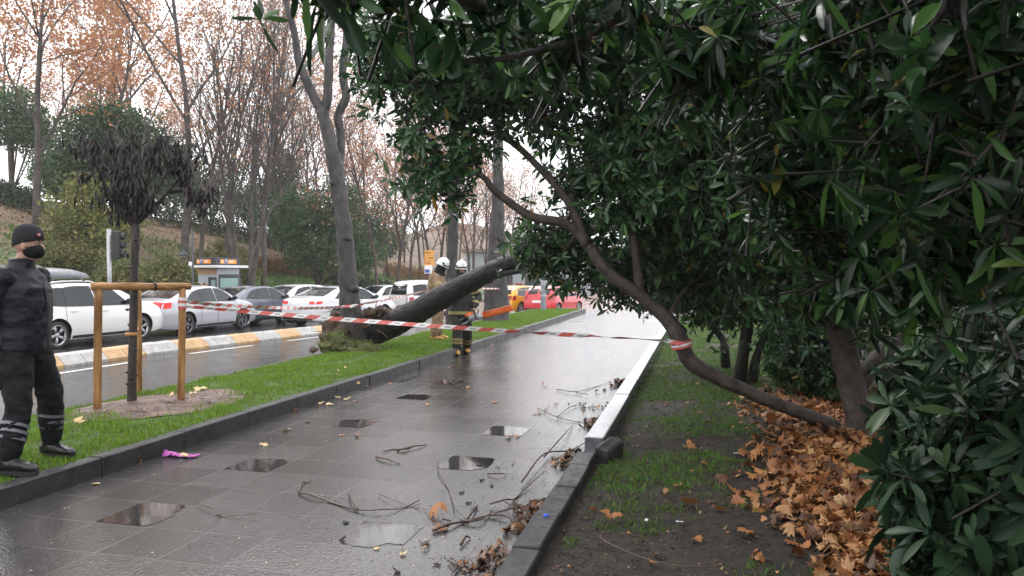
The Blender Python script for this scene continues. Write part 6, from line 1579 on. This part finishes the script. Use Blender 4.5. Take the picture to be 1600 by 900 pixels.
twig([[(592, 775), (610, 785), (640, 792), (668, 800)]], 'hair thin twig beside the large forked one', .004)
twig([[(762, 743), (780, 745), (792, 742)]], 'tiny straight twig left of the leaf windrow', .008)
twig([[(765, 793), (790, 790), (805, 780), (830, 760), (850, 745)], [(790, 790), (800, 800)]], 'springy twig rising into the kerbside leaves', .007, .02)
twig([[(720, 855), (728, 845), (735, 842)]], 'bent stub of twig on the light tile near the bottom', .010)
twig([[(758, 878), (763, 865), (768, 855)], [(763, 868), (770, 885)]], 'knotted twig by the kerb at the bottom', .009)
twig([[(700, 880), (715, 890), (735, 893)], [(705, 876), (712, 884)], [(715, 890), (705, 905)]], 'small bundle of twigs at the bottom edge', .007)
twig([[(305, 790), (330, 800), (345, 808), (372, 809), (400, 810)], [(345, 808), (335, 812)]], 'thin reddish twig between the two mirror tiles at left', .004)
twig([[(815, 760), (850, 720), (890, 705), (925, 692), (950, 686)], [(850, 720), (880, 690), (895, 665)]], 'long thin branch lying over the kerbside leaves to the broken stone', .008, .03)
twig([[(840, 640), (870, 655), (905, 660), (930, 655)], [(870, 655), (890, 640), (915, 630)], [(850, 645), (860, 630)]], 'twiggy spray on the bright wet paving beside the raised kerb', .006)
twig([[(870, 610), (900, 615), (930, 605), (955, 598)], [(900, 615), (920, 620)]], 'spray of fine twigs farther along the raised kerb', .006)
twig([[(935, 842), (960, 860), (1010, 875), (1060, 888), (1110, 893)]], 'long reddish root sucker lying across the bare soil', .006, .01, z=.05)
twig([[(700, 597), (725, 610), (735, 618)], [(708, 600), (720, 595)]], 'thin twig on the paving in front of the yellow boot', .006)
for px, py in ((721, 771), (741, 797), (732, 787), (748, 728), (753, 751), (770, 760), (675, 605), (683, 884), (540, 818)):
    g = G(px, py, 0); mb = MB()
    for k in range(5):
        a = rnd.uniform(0, 6.28); mb.ball((.012 * math.cos(a), .012 * math.sin(a), .008), (.012, .007, .006), 6, rot=Matrix.Rotation(a, 3, 'Z'))
    o = mb.build('seed_cluster', BARK_DARK); o.location = g; setp(o, 'small black seed cluster dropped on the wet paving', 'seed cluster', 'black seed clusters on the paving')
# leaves one can count
def leaf(px, py, s, label, mat=LITTER, z=0.0, group=None, curl=.8, tilt=.25):
    g = G(px, py, z); V, F = fallen(np.array([[0, 0, 0.004]]), s, tilt, curl)
    o = link('fallen_leaf', np_mesh(V, F), mat); o.location = g; return setp(o, label, 'leaf', group)
leaf(60, 775, .17, 'large pale yellow plane leaf lying below the kerb at far left', PALE_LEAF)
leaf(216, 724, .12, 'curled brown leaf against the kerb near the purple bag', curl=1.8, tilt=1.2)
leaf(685, 805, .20, 'large pinkish brown curled leaf next to the branching twig', LITTER, curl=1.3)
leaf(690, 829, .16, 'brown leaf lying under the branching twig')
leaf(150, 757, .09, 'small pale leaf on the paving right of the yellow one', PALE_LEAF)
leaf(628, 868, .07, 'narrow yellow leaf on the paving near the bottom edge', PALE_LEAF)
leaf(588, 858, .06, 'narrow curled leaf stub on the light tile', PALE_LEAF)
for px, py, s in ((415, 696, .13), (448, 673, .14), (560, 683, .10), (534, 681, .09), (540, 625, .14), (515, 633, .14), (527, 622, .12), (500, 632, .11), (555, 628, .08), (577, 605, .10), (730, 606, .12), (669, 634, .11), (772, 629, .13), (852, 606, .12), (847, 600, .10), (793, 684, .12), (808, 683, .10), (838, 648, .10), (842, 647, .09), (480, 660, .10), (462, 642, .10), (610, 600, .08), (650, 588, .09), (700, 575, .10), (770, 540, .12), (800, 530, .14), (815, 525, .12), (790, 534, .1), (850, 517, .12), (870, 510, .12)):
    leaf(px, py, s, 'fallen plane leaf lying flat on the wet paving', PALE_LEAF if s > .105 and px < 600 else LITTER, group='scattered leaves on the paving')
for px, py, s in ((1080, 790, .20), (1150, 770, .17), (1180, 785, .16), (1165, 775, .16), (1120, 800, .15), (1078, 701, .13), (1165, 842, .16), (1088, 846, .10), (1060, 760, .09), (945, 810, .13), (960, 808, .12), (1040, 770, .07), (1150, 742, .12), (1020, 880, .08), (925, 800, .10), (1185, 800, .17), (1200, 775, .15), (1100, 725, .07), (1185, 880, .09)):
    leaf(px, py, s, 'orange brown plane leaf curled on the bare soil of the bed', LITTER, .055, 'single leaves on the bed', 1.1, .6)
for px, py, s in ((130, 664, .12), (125, 660, .14), (310, 610, .15), (300, 616, .13), (318, 608, .12), (250, 628, .12), (228, 634, .10), (268, 622, .12), (540, 575, .10), (530, 580, .08), (560, 600, .07)):
    leaf(px, py, s, 'dry pale leaf caught in the grass of the strip', PALE_LEAF, .16, 'single leaves on the grass strip', 1.0, .6)
# crumpled purple bag
PUR = pm('purple_film', (.40, .06, .34), (.60, .16, .52), scale=25, rough=.25, bump=.4, bscale=40)
g = G(283, 714, 0); mb = MB(); mb.grid(lambda u, v: (u * .15, v * .045 + .01 * math.sin(u * 9), .012 + .035 * abs(mnoise.noise(Vector((u * 3, v * 3, 4)))) + .035 * max(0, -u) * (1 - v * v)), np.linspace(-1, 1, 26), np.linspace(-1, 1, 12))
o = mb.build('plastic_bag', PUR, smooth=False); o.location = g; o.rotation_euler = (0, 0, .1); setp(o, 'crumpled purple plastic bag on the paving below the left kerb', 'bag')
leaf(287, 712, .11, 'pale leaf lying on the purple bag', PALE_LEAF, .045)
g = G(853, 807, .086); mb = MB(); mb.lathe([(.016, 0), (.017, .002), (.016, .012), (.012, .014)], n=16); mb.lathe([(.021, .0), (.021, .003)], n=16)
o = mb.build('bottle_cap', pm('blue_plastic', (.01, .08, .55), rough=.3)); o.location = g; setp(o, 'bright blue bottle cap on the near right kerb', 'bottle cap')
for px, py, lab, c in ((1062, 815, 'scrap of pale paper on the bare soil', (.5, .52, .55)), (1150, 708, 'white scrap of paper in the bed grass', (.6, .6, .6)), (1330, 848, 'bluish scrap of wrapper in the leaf drift', (.35, .42, .6)), (1010, 812, 'small crumpled tissue among the leaves on the soil', (.6, .6, .6))):
    g = G(px, py, .07); mb = MB(); mb.grid(lambda u, v: (u * .022, v * .009, .010 * abs(mnoise.noise(Vector((u * 2 + px, v * 2, 1))))), np.linspace(-1, 1, 8), np.linspace(-1, 1, 5))
    o = mb.build('paper_scrap', pm('scrap_%d' % px, c, rough=.5)); o.location = g; o.rotation_euler = (0, 0, px); setp(o, lab, 'litter')
# ================================================================== THE WET AIR
mb = MB(); mb.box((0, 300, 17), (1300, 1300, 42)); hz = mb.build('haze', [], smooth=False)
hm_ = bpy.data.materials.new('haze_air'); hm_.use_nodes = True; n_ = hm_.node_tree; n_.nodes.clear()
ho = n_.nodes.new('ShaderNodeOutputMaterial'); hv = n_.nodes.new('ShaderNodeVolumePrincipled')
hv.inputs['Color'].default_value = (.93, .93, .95, 1); hv.inputs['Density'].default_value = .0007; hv.inputs['Anisotropy'].default_value = .2
n_.links.new(hv.outputs[0], ho.inputs['Volume']); hz.data.materials.append(hm_); setp(hz, kind='stuff')
sc.cycles.volume_bounces = 1
